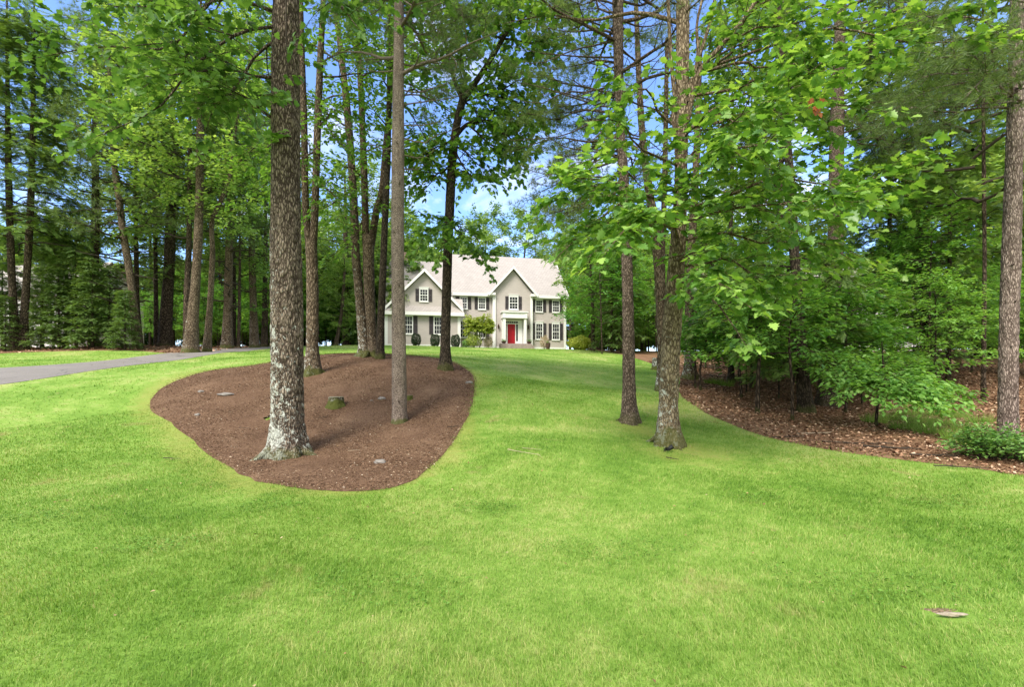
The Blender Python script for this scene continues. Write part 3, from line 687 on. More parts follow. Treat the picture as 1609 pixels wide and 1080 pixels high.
for x0,x1 in ((-19.14,-18.85),(-11.98,-11.68)):
    MB().box(x0,x1,-1.54,-1.2,-.6,3.07).build('corner_board', M['trim'], house)
MB().box(-12.09,-8.21,-.06,-.004,-.4,.18).box(-7.94,-7.5,-.50,-.452,-.4,.18).box(-4.45,-4.12,-.50,-.452,-.4,.18).box(-3.85,-.21,-.06,-.004,-.4,.18).box(-18.84,-11.99,-1.56,-1.504,-.4,.22).split('foundation_band', M['trim'], house)
rd = MB().box(-7.99,-7.90,-.60,-.505,.1,5.5); rd.build('downspout', M['trim'], house)

def window(par, x0, x1, z0, z1, y, cols=3, rows=4, shL=True, shR=True, sw=.36, cap=True, prefix=''):
    f = MB(); t = .07
    f.box(x0-t,x0+.02,y-.07,y-.002,z0-t,z1+t).box(x1-.02,x1+t,y-.07,y-.002,z0-t,z1+t)
    f.box(x0+.021,x1-.021,y-.07,y-.002,z1-.02,z1+t).box(x0+.021,x1-.021,y-.07,y-.002,z0-t,z0+.02)
    zm = (z0+z1)/2; f.box(x0+.021,x1-.021,y-.06,y-.004,zm-.03,zm+.03)
    for i in range(1,cols): xx = x0+(x1-x0)*i/cols; f.box(xx-.014,xx+.014,y-.045,y-.014,z0+.021,zm-.031); f.box(xx-.014,xx+.014,y-.045,y-.014,zm+.031,z1-.021)
    for k in range(1,rows):
        if k*2==rows: continue
        zz = z0+(z1-z0)*k/rows
        for i in range(cols): f.box(x0+(x1-x0)*i/cols+.016,x0+(x1-x0)*(i+1)/cols-.016,y-.044,y-.015,zz-.012,zz+.012)
    w = f.build('window', M['trim'], par)
    MB().box(x0+.021,x1-.021,y-.03,y-.005,z0+.021,z1-.021).build('pane', M['glass'], w)
    MB().box(x0-t-.04,x1+t+.04,y-.11,y-.001,z0-t-.06,z0-t-.001).build('sill', M['trim'], w)
    if cap: MB().box(x0-t-.03,x1+t+.03,y-.09,y-.001,z1+t+.001,z1+t+.15).box(x0-t-.08,x1+t+.08,y-.13,y-.001,z1+t+.151,z1+t+.19).build('window_head', M['trim'], w)
    for on,a,b in ((shL,x0-t-.02-sw,x0-t-.02),(shR,x1+t+.02,x1+t+.02+sw)):
        if not on: continue
        s = MB(); zb,zt = z0-.06,z1+.06
        s.box(a,a+.06,y-.055,y-.003,zb,zt).box(b-.06,b,y-.055,y-.003,zb,zt)
        for q0,q1 in ((zb,zb+.09),((zb+zt)/2-.05,(zb+zt)/2+.05),(zt-.09,zt)): s.box(a+.061,b-.061,y-.055,y-.003,q0,q1)
        for c0,c1 in ((zb+.09,(zb+zt)/2-.05),((zb+zt)/2+.05,zt-.09)):
            k = int((c1-c0)/.06)
            for i in range(k): q = c0+(c1-c0)*i/k; s.slab([(a+.061,y-.045,q+.02),(b-.061,y-.045,q+.02),(b-.061,y-.012,q+.055),(a+.061,y-.012,q+.055)], .012)
        s.box(a+.061,b-.061,y-.011,y-.003,zb+.09,zt-.09)
        s.build('shutter', M['shutter'], par)
window(house,-11.55,-10.87,4.15,5.3,0)
window(house,-9.62,-8.93,4.15,5.3,0,sw=.34)
window(house,-6.4,-5.52,4.18,5.45,-.45,sw=.36)
window(house,-3.38,-2.68,4.05,5.25,0,shL=False,sw=.34); window(house,-1.5,-.78,4.05,5.25,0,sw=.34)
window(house,-11.55,-10.87,1.15,2.85,0,shL=False,sw=.3)
window(house,-9.62,-8.95,1.12,2.8,0)
window(house,-3.38,-2.66,1.08,2.72,0,shL=False,sw=.34); window(house,-1.52,-.78,1.05,2.72,0,sw=.34)
for q in ((4.0,5.3),(1.02,2.78)):
    s = MB().box(-3.79,-3.49,-.055,-.003,q[0],q[1]); s.box(-3.75,-3.53,-.06,-.056,q[0]+.1,(q[0]+q[1])/2-.06).box(-3.75,-3.53,-.06,-.056,(q[0]+q[1])/2+.06,q[1]-.1); s.build('shutter', M['shutter'], house)
window(house,-15.72,-14.98,4.6,5.75,-1.3)
window(house,-17.22,-16.48,1.3,3.0,-1.5,sw=.42); window(house,-14.32,-13.6,1.3,3.0,-1.5,sw=.42)
# entrance
y = -.45
MB().box(-7.24,-6.98,y-.95,y-.70,.42,3.1).build('column', M['trim'], house); MB().box(-5.02,-4.76,y-.95,y-.70,.42,3.1).build('column', M['trim'], house)
MB().box(-7.24,-7.06,y-.16,y-.003,.42,3.1).box(-4.94,-4.76,y-.16,y-.003,.42,3.1).split('pilaster', M['trim'], house)
MB().box(-7.3,-4.7,y-1.0,y-.004,3.101,3.68).box(-7.3,-6.98,y-1.04,y-1.003,3.12,3.66).box(-5.02,-4.7,y-1.04,y-1.003,3.12,3.66).box(-7.4,-4.6,y-1.12,y-.004,3.681,3.80).box(-7.3,-4.7,y-1.06,y-1.003,3.102,3.16).build('entablature', M['trim'], house)
MB().box(-7.05,-6.9,y-.08,y-.004,.44,3.0).box(-6.72,-6.62,y-.08,y-.004,.44,2.56).box(-5.79,-5.69,y-.08,y-.004,.44,2.56).box(-5.49,-5.0,y-.08,y-.004,.44,3.0).box(-6.9,-5.491,y-.08,y-.004,2.561,2.66).box(-6.9,-5.491,y-.08,y-.004,2.85,3.0).box(-6.899,-6.721,y-.08,y-.004,.44,.75).box(-5.689,-5.491,y-.08,y-.004,.44,.75).build('door_frame', M['trim'], house)
MB().box(-6.899,-6.721,y-.035,y-.004,.751,2.56).box(-5.689,-5.491,y-.035,y-.004,.751,2.56).split('sidelight', M['glass'], house)
t_ = MB().box(-6.89,-5.5,y-.035,y-.004,2.661,2.849); tt = t_.build('transom', M['glass'], house)
k_ = MB(); [k_.box(-6.89+1.39*i/6-.012,-6.89+1.39*i/6+.012,y-.06,y-.036,2.662,2.848) for i in range(1,6)]; k_.build('glazing_bar', M['trim'], tt)
dr = MB().box(-6.619,-5.791,y-.05,y-.004,.45,2.56)
for cx in (-6.42,-5.99):
    for z0,z1 in ((.62,1.2),(1.32,1.95),(2.07,2.42)):
        dr.box(cx-.14,cx+.14,y-.06,y-.051,z0,z1).box(cx-.10,cx+.10,y-.068,y-.0605,z0+.04,z1-.04)
door = dr.build('door', M['reddoor'], house)
MB().lathe([(.001,1.42),(.03,1.43),(.035,1.46),(.03,1.49),(.001,1.5)],-5.87,y-.09,10).build('handle', M['metal'], door)
MB().box(-7.6,-4.3,y-1.5,y-.51,-.6,.41).box(-7.75,-4.15,y-1.85,y-1.501,-.6,.23).build('front_steps', M['brickstep'], house)
for lx in (-7.6,-4.36):
    L = MB().box(lx-.05,lx+.05,y-.05,y-.003,2.2,2.5).box(lx-.015,lx+.015,y-.16,y-.051,2.42,2.46)
    L.lathe([(.03,2.0),(.09,2.12),(.11,2.36),(.04,2.48),(.01,2.55)],lx,y-.2,6); L.build('wall_lantern', M['metal'], house)
Rh = np.array([[math.cos(YAW),-math.sin(YAW)],[math.sin(YAW),math.cos(YAW)]])
def HW(u,v,w): q = Rh@np.array([u,v]); return np.array([hx+q[0],hy+q[1],HZ+w])
for u,lab in ((-7.25,'dark planter bowl left of the red front door'),(-4.55,'dark planter bowl right of the red front door')):
    p = HW(u,-1.7,.41); e = empty('planter', p, YAW, lab, 'planter', 'planters by the front door')
    MB().lathe([(.12,0),(.20,.08),(.26,.2),(.27,.24),(.22,.24),(.2,.2)],0,0,14).build('bowl', M['pot'], e)
    t = Tree(int(-u*10)); a = np.zeros((40,3)); b = t.rs.randn(40,3)*[.13,.13,.05]+[0,0,.16]; t.tw0=[a+[0,0,.2]]; t.tw1=[b+[0,0,.2]]
    V,Fs = t.leafset(LEAF_TWO,4,.08,flat=1); link('plant', np_mesh('plant',V,[Fs],M['shrub']), e)

def far_house(name, loc, rz, W, D, ev, rg, label, wins, ch=None, roofm='shingle'):
    h = empty(name, loc, rz, label, 'house')
    MB().prismx([(0,-1),(0,ev),(D/2,rg-.1),(D,ev),(D,-1)], -W/2, W/2).build('wall', M['wsiding'], h)
    r = MB(); slopes(r,-W/2-.3,W/2+.3,-.5,ev-.2,D/2,rg,D+.5); r.build('roof', M[roofm], h)
    for x0,x1,z0,z1 in wins: window(h,x0,x1,z0,z1,0,cap=False,sw=.35)
    if ch: MB().box(ch-.5,ch+.5,D*.3,D*.3+.8,rg-3.2,rg+.9).build('chimney', M['redroof'], h)
    return h
p = at(20,54)
far_house('neighbour_house', p, math.radians(-8), 15, 9, 6.2, 10.6, 'white house with pale roof half hidden by dark trees at the far left', [(-4.5,-3.7,1,2.4),(-1,-.2,1,2.4),(3,3.8,1,2.4),(-4.5,-3.7,3.4,4.6),(3,3.8,3.4,4.6)], 5.5)
p = at(1395,52)
far_house('neighbour_house', p, math.radians(14), 16, 9, 6.0, 10.2, 'white house glimpsed through the woods at the right', [(-5.5,-4.7,1,2.4),(-2,-1.2,1,2.4),(2,2.8,1,2.4),(-5.5,-4.7,3.4,4.6),(2,2.8,3.4,4.6),(5.2,6,1,2.4)])
print('houses', round(time.time()-T0,1))

# ------------------------------------------------------------------ the near trees, one by one
ov = lambda t: math.sin(PI*min(1,.18+.8*t))**.7
LB, LS = LEAF_LOBED, LEAF_SIX

# thick oak with white lichen in the mulch island
d = 9.2; base = at(452,d)
t = Tree(1)
pa, ra = pxpath([(452,726,50),(452,600,52),(450,450,50),(449,300,48),(449,150,45),(449,0,41)], d, top=19)
c, r = t.wood.trunk(pa, ra, sides=190, flare=.55, flareh=.7, lobes=7, ridge=.018, seed=3, step=.028, frq=32)
big = dict(nb=9, bl=1.5, twl=.36, tpm=5, sag=.05)
for p0,p1,n0,kw in (((445,40),(150,215,7.2),13,{}),((442,120),(230,120,7.6),12,{}),((440,20),(60,90,8.5),12,{}),((440,0),(300,20,6.6),10,{}),
                    ((445,-60),(180,10,6.8),12,{}),((455,-40),(560,40,7.5),6,{}),((440,-80),(380,-20,6.2),8,{}),((437,190),(340,130,8.2),8,{}),((445,-150),(60,-40,7.5),12,{}),((440,60),(320,215,9.5),9,{})):
    z = P(p0[0],p0[1],d); q = dict(big); q['nb']=n0; q.update(kw)
    t.bough(z, P(*p1), .032, **q)
t.crown(c, r, 8.7, 18.5, 20, 4.6, ov, nb=8, bl=1.6, twl=.4, tpm=3.2)
t.wood.roots(base[0],base[1],.33,8,5)
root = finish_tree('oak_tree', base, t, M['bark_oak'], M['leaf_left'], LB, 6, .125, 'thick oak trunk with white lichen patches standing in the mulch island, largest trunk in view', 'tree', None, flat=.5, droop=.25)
vb = Wood()
vb.tube(spline([P(459,-30,d)-[0,.24,0], P(460,60,d)-[0,.27,0], P(462,110,d)-[0,.29,0], P(467,170,d)-[0,.26,0], P(482,215,d)-[0,.12,0], P(500,260,d)], 40), np.linspace(.014,.007,40), 6)
vb.tube(spline([P(461,95,d)-[0,.29,0], P(450,110,d)-[0,.33,0], P(446,150,d)-[0,.3,0], P(470,190,d)-[0,.3,0]], 20), .006, 5)
vb.build('vine', M['bark_twig'], root, base)
# little leafy shoot on the oak bark
t2 = Tree(77); a = np.array([P(452,232,d)-[0,.27,0]]); 
for k in range(5): t2.tw0.append(a); t2.tw1.append(a+[(k-2)*.07,-.12,.04+.02*k])
V,Fs = t2.leafset(LB,3,.13,flat=.8); link('leaf_shoot', np_mesh('leaf_shoot',V-base,[Fs],M['leaf_big']), root)

# slim smooth grey tree
d = 11.0; base = at(628,d); t = Tree(2)
pa, ra = pxpath([(628,670,24),(627,560,22),(625,420,20.5),(625,300,20),(626,150,18),(627,0,15.5)], d, top=20)
c, r = t.wood.trunk(pa, ra, sides=72, flare=.16, flareh=.2, lobes=6, ridge=.006, seed=8, step=.05, frq=40)
for px,py,sg,ln in ((636,60,1,75),(636,140,1,95),(636,165,1,110),(636,195,1,80),(636,215,1,100),(616,110,-1,60),(636,245,1,45),(636,262,1,30),(617,230,-1,40),(636,20,1,90)):
    t.bough(P(px-8*sg,py,d), P(px+ln*sg,py-ln*.35+8,d+.4), .018, nb=5, bl=.5, bare=True, sag=-.1)
for p0,p1 in (((636,60),(760,20,11.5)),((636,100),(740,90,12)),((636,20),(780,-20,11)),((636,0),(700,50,10.5)),((620,40),(540,20,12)),((636,150),(720,140,12.5))): t.bough(P(p0[0]-8,p0[1],d), P(*p1), .02, nb=12, bl=.9, twl=.26, tpm=7)
for hx_,hz in ((.02,.5),(.05,3.1),(-.03,4.3),(.06,5.4),(.01,6.3)):
    k = np.searchsorted(c[:,2]-c[0,2], hz); 
    if k<len(c): t.wood.tube(np.array([c[k]+[hx_,-r[k]*.7,0], c[k]+[hx_*1.4,-r[k]*1.22,.02]]), [.022,.012], 8)
t.crown(c, r, 7.9, 19.5, 30, 3.0, lambda u: 1-.6*u, lift=.15, nb=7, bl=1.1, twl=.3, tpm=5)
finish_tree('pine_tree', base, t, M['bark_slim'], M['needle'], TUFT, 3, .16, 'slim straight smooth grey trunk at the right of the mulch island', 'tree', None, flat=.7, droop=0)

# dark oak by the right edge of the island
d = 16.0; base = at(701,d); t = Tree(3)
pa, ra = pxpath([(701,581,19),(700,540,15),(702,450,15),(706,340,14.5),(711,250,14),(717,200,13),(727,155,12)], d)
t.wood.trunk(pa, ra, sides=40, flare=.5, flareh=.5, seed=11, step=.08, ridge=.01, frq=24)
for pts in ([(727,157,10),(760,110,8),(790,60,7),(812,10,6),(825,-60,5)],[(727,157,9),(712,118,7),(700,70,5),(690,10,4)],[(715,215,7),(735,195,6),(765,190,4.5),(790,200,3)]):
    q = np.array([P(x,y,d) for x,y,w in pts]); t.wood.tube(spline(q,24), np.interp(np.linspace(0,1,24),np.linspace(0,1,len(pts)),[w/2*d/F for x,y,w in pts]), 10)
k4 = dict(nb=12, bl=1.7, twl=.38, tpm=5)
for p0,p1 in (((727,160),(850,120,15)),((790,60),(880,70,16)),((790,60),(860,0,15)),((812,10),(760,-40,16)),((712,118),(660,90,15)),((765,190),(820,235,15)),((715,215),(650,250,15.5)),
              ((745,190),(800,160,14.5)),((740,140),(800,90,17)),((716,230),(770,270,15.5)),((700,60),(650,20,16)),((710,255),(665,300,16)),((730,150),(720,60,15)),((825,-60),(900,20,16)),((825,-60),(760,60,14)),((700,60),(760,20,15)),((690,10),(640,-20,15)),((790,60),(720,20,15)),((825,-60),(860,-30,16)),((812,10),(880,150,17)),((740,140),(830,210,16)),((735,195),(800,245,15.6)),((717,240),(745,290,15)),((727,157),(790,210,17)),((740,130),(850,190,16))):
    t.bough(P(*p0,d), P(*p1), .04, **k4)
for p1 in ((652,405,14.2),(672,385,14.6),(760,400,14.5),(690,410,14.0),(770,430,14.8),(735,380,15)): 
    t.bough(P(705,352,d), P(*p1), .03, nb=6, bl=.8, twl=.3, tpm=5, sag=.12)
t.wood.roots(base[0],base[1],.17,6,6)
finish_tree('oak_tree', base, t, M['bark_dark'], M['leaf_mid'], LB, 5, .15, 'dark slender trunk forking high up, at the far right edge of the mulch island', 'tree', None, flat=.5, droop=.3)

# twin-stemmed maple behind the thick oak
d = 15.2; base = at(491,d); t = Tree(4)
pa, ra = pxpath([(491,591,25),(491,540,19),(491,450,19),(489,380,19)], d)
t.wood.trunk(pa, ra, sides=48, flare=.55, flareh=.6, seed=21, step=.08, ridge=.012)
for pts in ([(486,390,11),(480,320,10.5),(478,200,10),(474,80,9.5),(470,-60,9),(468,-250,5)],[(492,390,12),(496,300,11),(499,200,11),(503,100,10),(508,0,8),(515,-160,5)]):
    q = np.array([P(x,y,d) for x,y,w in pts]); t.wood.tube(spline(q,40), np.interp(np.linspace(0,1,40),np.linspace(0,1,len(pts)),[w/2*d/F for x,y,w in pts]), 14)
for p0,p1 in (((499,200),(560,150,14.5)),((503,100),(575,60,15)),((480,200),(390,240,15)),((478,100),(370,90,16)),((508,0),(600,-30,15)),((508,20),(560,20,13.5)),((474,60),(400,0,16)),((500,180),(540,230,14)),((478,230),(400,300,16)),((496,280),(545,330,15)),((498,240),(460,250,14)),((508,-60),(600,-120,15)),((470,-60),(380,-100,15)),((503,120),(600,110,16))):
    t.bough(P(*p0,d), P(*p1), .035, nb=11, bl=1.9, twl=.4, tpm=5.2)
t.wood.roots(base[0],base[1],.22,6,7)
finish_tree('maple_tree', base, t, M['bark_brown'], M['leaf_mid'], LS, 5, .14, 'brown twin-stemmed trunk just behind the thick lichen-covered oak', 'tree', None, flat=.4, droop=.2)

# clump of three stems at the back of the island
d = 18.5; base = at(580,d); t = Tree(5)
for pts,sd in (([(576,562,26),(572,540,17),(566,480,15),(559,400,13.5),(555,300,12.5),(548,200,12),(538,100,10),(520,-40,7)],31),([(588,563,22),(585,530,16),(580,450,17),(579,370,19)],32)):
    pa, ra = pxpath(pts, d); t.wood.trunk(pa, ra, sides=40, flare=.35, flareh=.6, seed=sd, step=.1, ridge=.012)
for pts in ([(575,385,11),(573,300,10.5),(571,240,10),(566,120,9),(555,-60,6)],[(583,385,12),(592,330,10.5),(600,300,10),(606,230,9),(613,150,8),(622,0,6)]):
    q = np.array([P(x,y,d) for x,y,w in pts]); t.wood.tube(spline(q,40), np.interp(np.linspace(0,1,40),np.linspace(0,1,len(pts)),[w/2*d/F for x,y,w in pts]), 14)
for p0,p1 in (((548,200),(500,170,18)),((566,120),(640,80,18)),((538,100),(480,60,19)),((613,150),(680,140,18)),((571,240),(620,220,17.5)),((555,300),(500,330,18)),((620,20),(700,0,18)),((560,0),(600,-60,18)),((606,230),(660,270,19)),((540,90),(590,60,17)),((573,280),(530,250,17)),((613,140),(590,90,17)),((555,-40),(480,-60,18)),((575,340),(545,390,18)),((613,120),(760,200,19)),((613,140),(700,260,19)),((622,0),(780,40,19)),((620,20),(740,90,19)),((545,150),(440,180,20)),((622,-20),(700,-100,18))):
    t.bough(P(*p0,d), P(*p1), .04, nb=11, bl=2.1, twl=.42, tpm=5)
t.wood.roots(base[0],base[1],.42,8,8,1.8,.3)
finish_tree('maple_tree', base, t, M['bark_brown'], M['leaf_mid'], LS, 5, .15, 'clump of dark stems sharing one root mound at the back of the mulch island', 'tree', None, flat=.4, droop=.2)
d = 17.6; base = at(597,d); t = Tree(6)
pa, ra = pxpath([(597,567,15),(598,520,11.5),(602,420,11),(606,320,10.5),(610,220,9),(612,100,8),(612,-40,6)], d)
c, r = t.wood.trunk(pa, ra, sides=36, flare=.3, flareh=.4, seed=41, step=.1, ridge=.008)
for p0,p1 in (((610,220),(665,190,17)),((612,100),(665,70,17)),((610,200),(570,150,17)),((612,40),(560,10,17)),((612,-20),(660,-60,17))):
    t.bough(P(*p0,d), P(*p1), .03, nb=7, bl=1.3, twl=.35, tpm=4)
finish_tree('maple_tree', base, t, M['bark_dark'], M['leaf_mid'], LS, 5, .14, 'thin straight stem just right of the clump at the back of the island', 'tree', None, flat=.4, droop=.2)

# white pine with bare whorled branches on the lawn
d = 11.3; base = at(989,d); t = Tree(7)
pa, ra = pxpath([(990,674,23),(988,600,20),(987,500,18.5),(985,400,17),(981,300,15.5),(975,200,14.5),(972,100,15.5),(971,0,17)], d, top=19)
c, r = t.wood.trunk(pa, ra, sides=64, flare=.6, flareh=.5, lobes=4, ridge=.014, seed=51, step=.05, frq=26)
for y0,x1,y1,dd in ((10,830,-40,10),(50,845,-10,11),(60,820,95,10.5),(90,800,70,12),(100,850,150,10),(120,880,60,12.5),(130,795,150,11),(165,815,130,10.5),(175,800,220,11.5),(205,880,165,12.5),(225,830,290,10.5),(245,900,215,12),(250,850,205,10),(275,815,258,11),(285,890,300,12.3),(30,1060,40,12),(75,1075,110,12.5),(115,1050,70,10.2),(150,1080,180,12),(195,1060,240,12.5),(225,1050,225,10.3),(265,1040,300,12),(150,900,240,10.4),(290,1030,330,11),(190,920,290,10.8)):
    t.bough(P(975,y0,d), P(x1,y1,dd), .024, nb=7, bl=.65, bare=True, sag=-.06, wig=.12)
for y0,x1,y1,dd in ((60,850,40,12.5),(100,860,110,13),(150,850,180,13),(20,880,0,13),(-20,840,-60,12),(0,1090,-20,13),(40,1030,60,13.5),(220,880,250,13.5),(260,920,330,13.5),(320,870,400,12.5),(-40,1060,-80,12),(250,1010,280,13.4),(120,940,150,14),(215,800,240,13),(250,830,310,13),(285,870,350,13.5),(180,795,190,13.4),(235,850,275,12.4),(150,805,120,12.6),(300,840,345,12.6),(200,900,200,13)):
    t.bough(P(975,y0,d), P(x1,y1,dd), .03, nb=14, bl=1.0, sag=.02, twl=.26, tpm=8)
t.crown(c, r, 7.4, 18.8, 34, 3.2, lambda u: 1-.6*u, lift=.12, nb=8, bl=1.2, twl=.28, tpm=4)
t.wood.roots(base[0],base[1],.15,5,9,2.4,.2)
finish_tree('pine_tree', base, t, M['bark_pine'], M['needle'], TUFT, 3, .15, 'white pine with many bare dead branches, straight trunk on the open lawn', 'tree', None, flat=.8, droop=0)

# big-leaved maple on the lawn in front of the woods
d = 9.6; base = at(1050,d); t = Tree(8)
pa, ra = pxpath([(1050,706,34),(1050,640,31),(1053,560,31),(1058,480,29),(1064,400,25),(1069,300,21),(1071,200,21),(1072,100,21),(1073,0,20)], d, top=19)
c, r = t.wood.trunk(pa, ra, sides=96, flare=.62, flareh=.6, lobes=5, ridge=.016, seed=61, step=.045, frq=26, )
for pts in ([(1080,190,9),(1088,150,8),(1100,110,7.5),(1130,75,7),(1160,40,6.5),(1185,5,6),(1215,-60,5)],[(1078,150,6),(1095,100,5.5),(1108,60,5),(1120,20,5),(1126,-30,4)],[(1062,170,6),(1056,110,6),(1052,50,5.5),(1049,-20,5)],[(1068,240,6),(1060,200,7),(1057,160,6)],[(1082,160,6),(1096,90,5),(1095,40,4),(1103,0,4)]):
    q = np.array([P(x,y,d-.1) for x,y,w in pts]); t.wood.tube(spline(q,30), np.interp(np.linspace(0,1,30),np.linspace(0,1,len(pts)),[w/2*d/F for x,y,w in pts]), 10)
bm = [  # foot on the trunk, tip, twigs density
 ((1064,300),(850,330,7.6),11,1.1),((1064,320),(900,280,6.8),10,1.0),((1062,340),(880,400,7.6),9,.9),((1062,360),(950,400,6.6),9,.8),((1066,260),(930,190,7.5),7,.8),((1066,200),(960,120,8),5,.7),
 ((1070,300),(1220,210,6.3),12,1.1),((1074,260),(1300,90,6.6),12,1.1),((1074,330),(1440,260,6.8),13,1.1),((1072,350),(1350,300,6.2),13,1.1),
 ((1080,300),(1400,330,8.4),12,1.2),((1072,230),(1180,150,6.8),10,1.0),((1080,200),(1360,170,7.4),11,1.1),((1085,150),(1400,60,7.6),10,1.0),((1100,110),(1290,20,7.4),8,1.0),
 ((1060,430),(1190,490,7.2),5,.5),((1062,410),(1150,455,6.8),7,.6),((1062,420),(1260,430,7.8),10,1.0),((1064,380),(1340,410,8.6),11,1.1),((1060,440),(1170,540,7.6),5,.4),
 ((1066,380),(1000,330,7),8,.8),((1130,70),(1260,-30,8),7,1.0),((1185,5),(1320,-60,8.5),8,1.2),((1068,340),(980,370,7.8),8,.9),((1070,330),(1130,240,7.2),7,.8),
 ((1085,190),(1500,20,8.6),10,1.1),((1100,110),(1560,60,7.5),9,1.0)]
for p0,p1,nb,bl in bm:
    t.bough(P(*p0,d), P(*p1), .03, nb=nb+1, bl=bl, twl=.3, tpm=6.2, sag=.04)
t.crown(c, r, 7.4, 18.5, 18, 4.2, ov, nb=7, bl=1.5, twl=.4, tpm=3)
t.wood.roots(base[0],base[1],.22,7,10,2.3,.3)
root = finish_tree('maple_tree', base, t, M['bark_maple'], M['leaf_big'], LB, 5, .135, 'maple with large bright leaves and spreading leaders, thick trunk on the open lawn', 'tree', None, flat=.42, droop=.22)
t2 = Tree(88); q = P(1288,150,6.9)
for k in range(6): t2.tw0.append(np.array([q])); t2.tw1.append(np.array([q+[.02*(k-3),.03,-.10-.02*k]]))
V,Fs = t2.leafset(LB,2,.09,flat=1.2); link('withered_leaves', np_mesh('withered_leaves',V-base,[Fs],M['deadleaf']), root)

# leaning double trunk behind it
d = 16.4; base = at(1039,d); t = Tree(9)
pa, ra = pxpath([(1039,610,17),(1040,560,14),(1038,500,14),(1035,430,14.5),(1028,350,15),(1020,300,14),(1010,220,11),(1003,100,9),(998,-40,6)], d)
t.wood.trunk(pa, ra, sides=40, flare=.4, flareh=.5, seed=71, step=.09, ridge=.012)
pa, ra = pxpath([(1042,560,9),(1042,480,9),(1041,400,9),(1044,300,9),(1046,200,8),(1048,60,6)], d)
pa[0][2] = P(1042,560,d)[2]; t.wood.tube(spline(pa,40), np.interp(np.linspace(0,1,40),np.linspace(0,1,len(ra)),ra), 12)
for p0,p1 in (((1010,220),(950,210,17)),((1003,100),(950,60,17)),((1044,300),(1110,280,17)),((1046,200),(1110,140,17)),((1028,350),(960,350,16)),((1048,80),(1120,30,17)),((998,0),(940,-20,17)),((1041,400),(1100,400,16)),((1010,220),(980,280,15.5))):
    t.bough(P(*p0,d), P(*p1), .035, nb=8, bl=1.4, twl=.35, tpm=4.2)
finish_tree('maple_tree', base, t, M['bark_brown'], M['leaf_mid'], LS, 5, .15, 'slightly leaning double trunk just behind the big-leaved lawn maple', 'tree', None, flat=.4, droop=.2)

# tall pine at the right edge
d = 9.6; base = at(1584,d); t = Tree(10)
pa, ra = pxpath([(1584,697,36),(1584,600,34),(1586,500,33),(1589,400,32),(1592,300,31),(1595,200,29),(1597,100,27),(1599,0,25)], d, top=20)
c, r = t.wood.trunk(pa, ra, sides=110, flare=.10, flareh=.3, lobes=5, ridge=.012, seed=81, step=.04, frq=34)
for hz,dx in ((.9,.02),(1.9,-.05),(2.8,.0),(3.5,-.06),(4.1,.05)):
    k = np.searchsorted(c[:,2]-c[0,2], hz); t.wood.tube(np.array([c[k]+[dx-.03,-r[k]*.75,0], c[k]+[dx-.05,-r[k]*1.12,.0]]), [.022,.013], 8)
kn = dict(nb=10, bl=.95, twl=.24, tpm=6.5, sag=.05)
for p0,p1 in (((1590,150),(1430,130,7.6)),((1590,145),(1480,90,7.2)),((1592,130),(1400,175,8.4)),((1590,110),(1500,60,8.6)),((1590,160),(1520,150,7.4)),((1592,60),(1450,20,8)),((1592,20),(1540,-20,7.4)),((1595,140),(1640,120,7.6)),((1590,150),(1460,170,9.8)),((1590,170),(1380,190,10.5)),((1590,90),(1600,80,7.2))):
    t.bough(P(*p0,d), P(*p1), .026, **kn)
t.bough(P(1590,145,d), P(1510,98,8.6), .022, nb=4, bl=.4, bare=True, sag=-.15)
t.bough(P(1590,158,d), P(1470,185,9.0), .02, nb=4, bl=.5, bare=True)
t.crown(c, r, 8.4, 19.5, 24, 3.2, lambda u: 1-.6*u, lift=.12, nb=8, bl=1.1, twl=.26, tpm=4)
finish_tree('pine_tree', base, t, M['bark_rpine'], M['needle'], TUFT, 3, .17, 'tall pale grey-brown pine trunk at the right edge of the photo', 'tree', None, flat=.8, droop=0)
print('near trees', round(time.time()-T0,1))

# pine, dark trunks and saplings at the edge of the right woods
def edge_tree(name, pts, d, seed, bark, leafm, tp, npt, size, label, boughs, sides=32, flare=.4, flareh=.5, top=None, cr=None, group=None, bk=None, lk=None, ridge=.01, depthvar=0):
    b = at(pts[0][0], d); t = Tree(seed)
    pa, ra = pxpath(pts, d, depthvar, top=top); c, r = t.wood.trunk(pa, ra, sides=sides, flare=flare, flareh=flareh, seed=seed, step=.09, ridge=ridge)
    kw = dict(nb=8, bl=1.3, twl=.33, tpm=4.5); kw.update(bk or {})
    for p0,p1 in boughs: t.bough(P(*p0,d), P(*p1), .03, **kw)
    if cr: t.crown(c, r, *cr[:5], **cr[5])
    return finish_tree(name, b, t, M[bark], M[leafm], tp, npt, size, label, 'tree', group, **(lk or dict(flat=.35,droop=.15)))
edge_tree('pine_tree', [(1298,643,30),(1300,560,27),(1308,450,26),(1313,380,26),(1314,280,25),(1316,150,22),(1319,60,20),(1321,0,18)], 16.2, 101, 'bark_pine', 'needle', TUFT, 3, .19, 'straight grey-brown pine trunk rising behind the big-leaved maple foliage',
    [((1314,190),(1420,140,15)),((1314,210),(1450,180,16)),((1316,170),(1400,230,15)),((1316,150),(1230,170,17)),((1318,90),(1440,60,16)),((1318,60),(1230,30,16)),((1320,30),(1400,0,15)),((1314,215),(1480,250,17)),((1314,230),(1500,200,16))], top=20, cr=(13,20,24,3.2,lambda u:1-.6*u,dict(nb=8,bl=1.2,twl=.3,tpm=4)), bk=dict(nb=12,bl=1.3,twl=.3,tpm=6), lk=dict(flat=.8,droop=0))
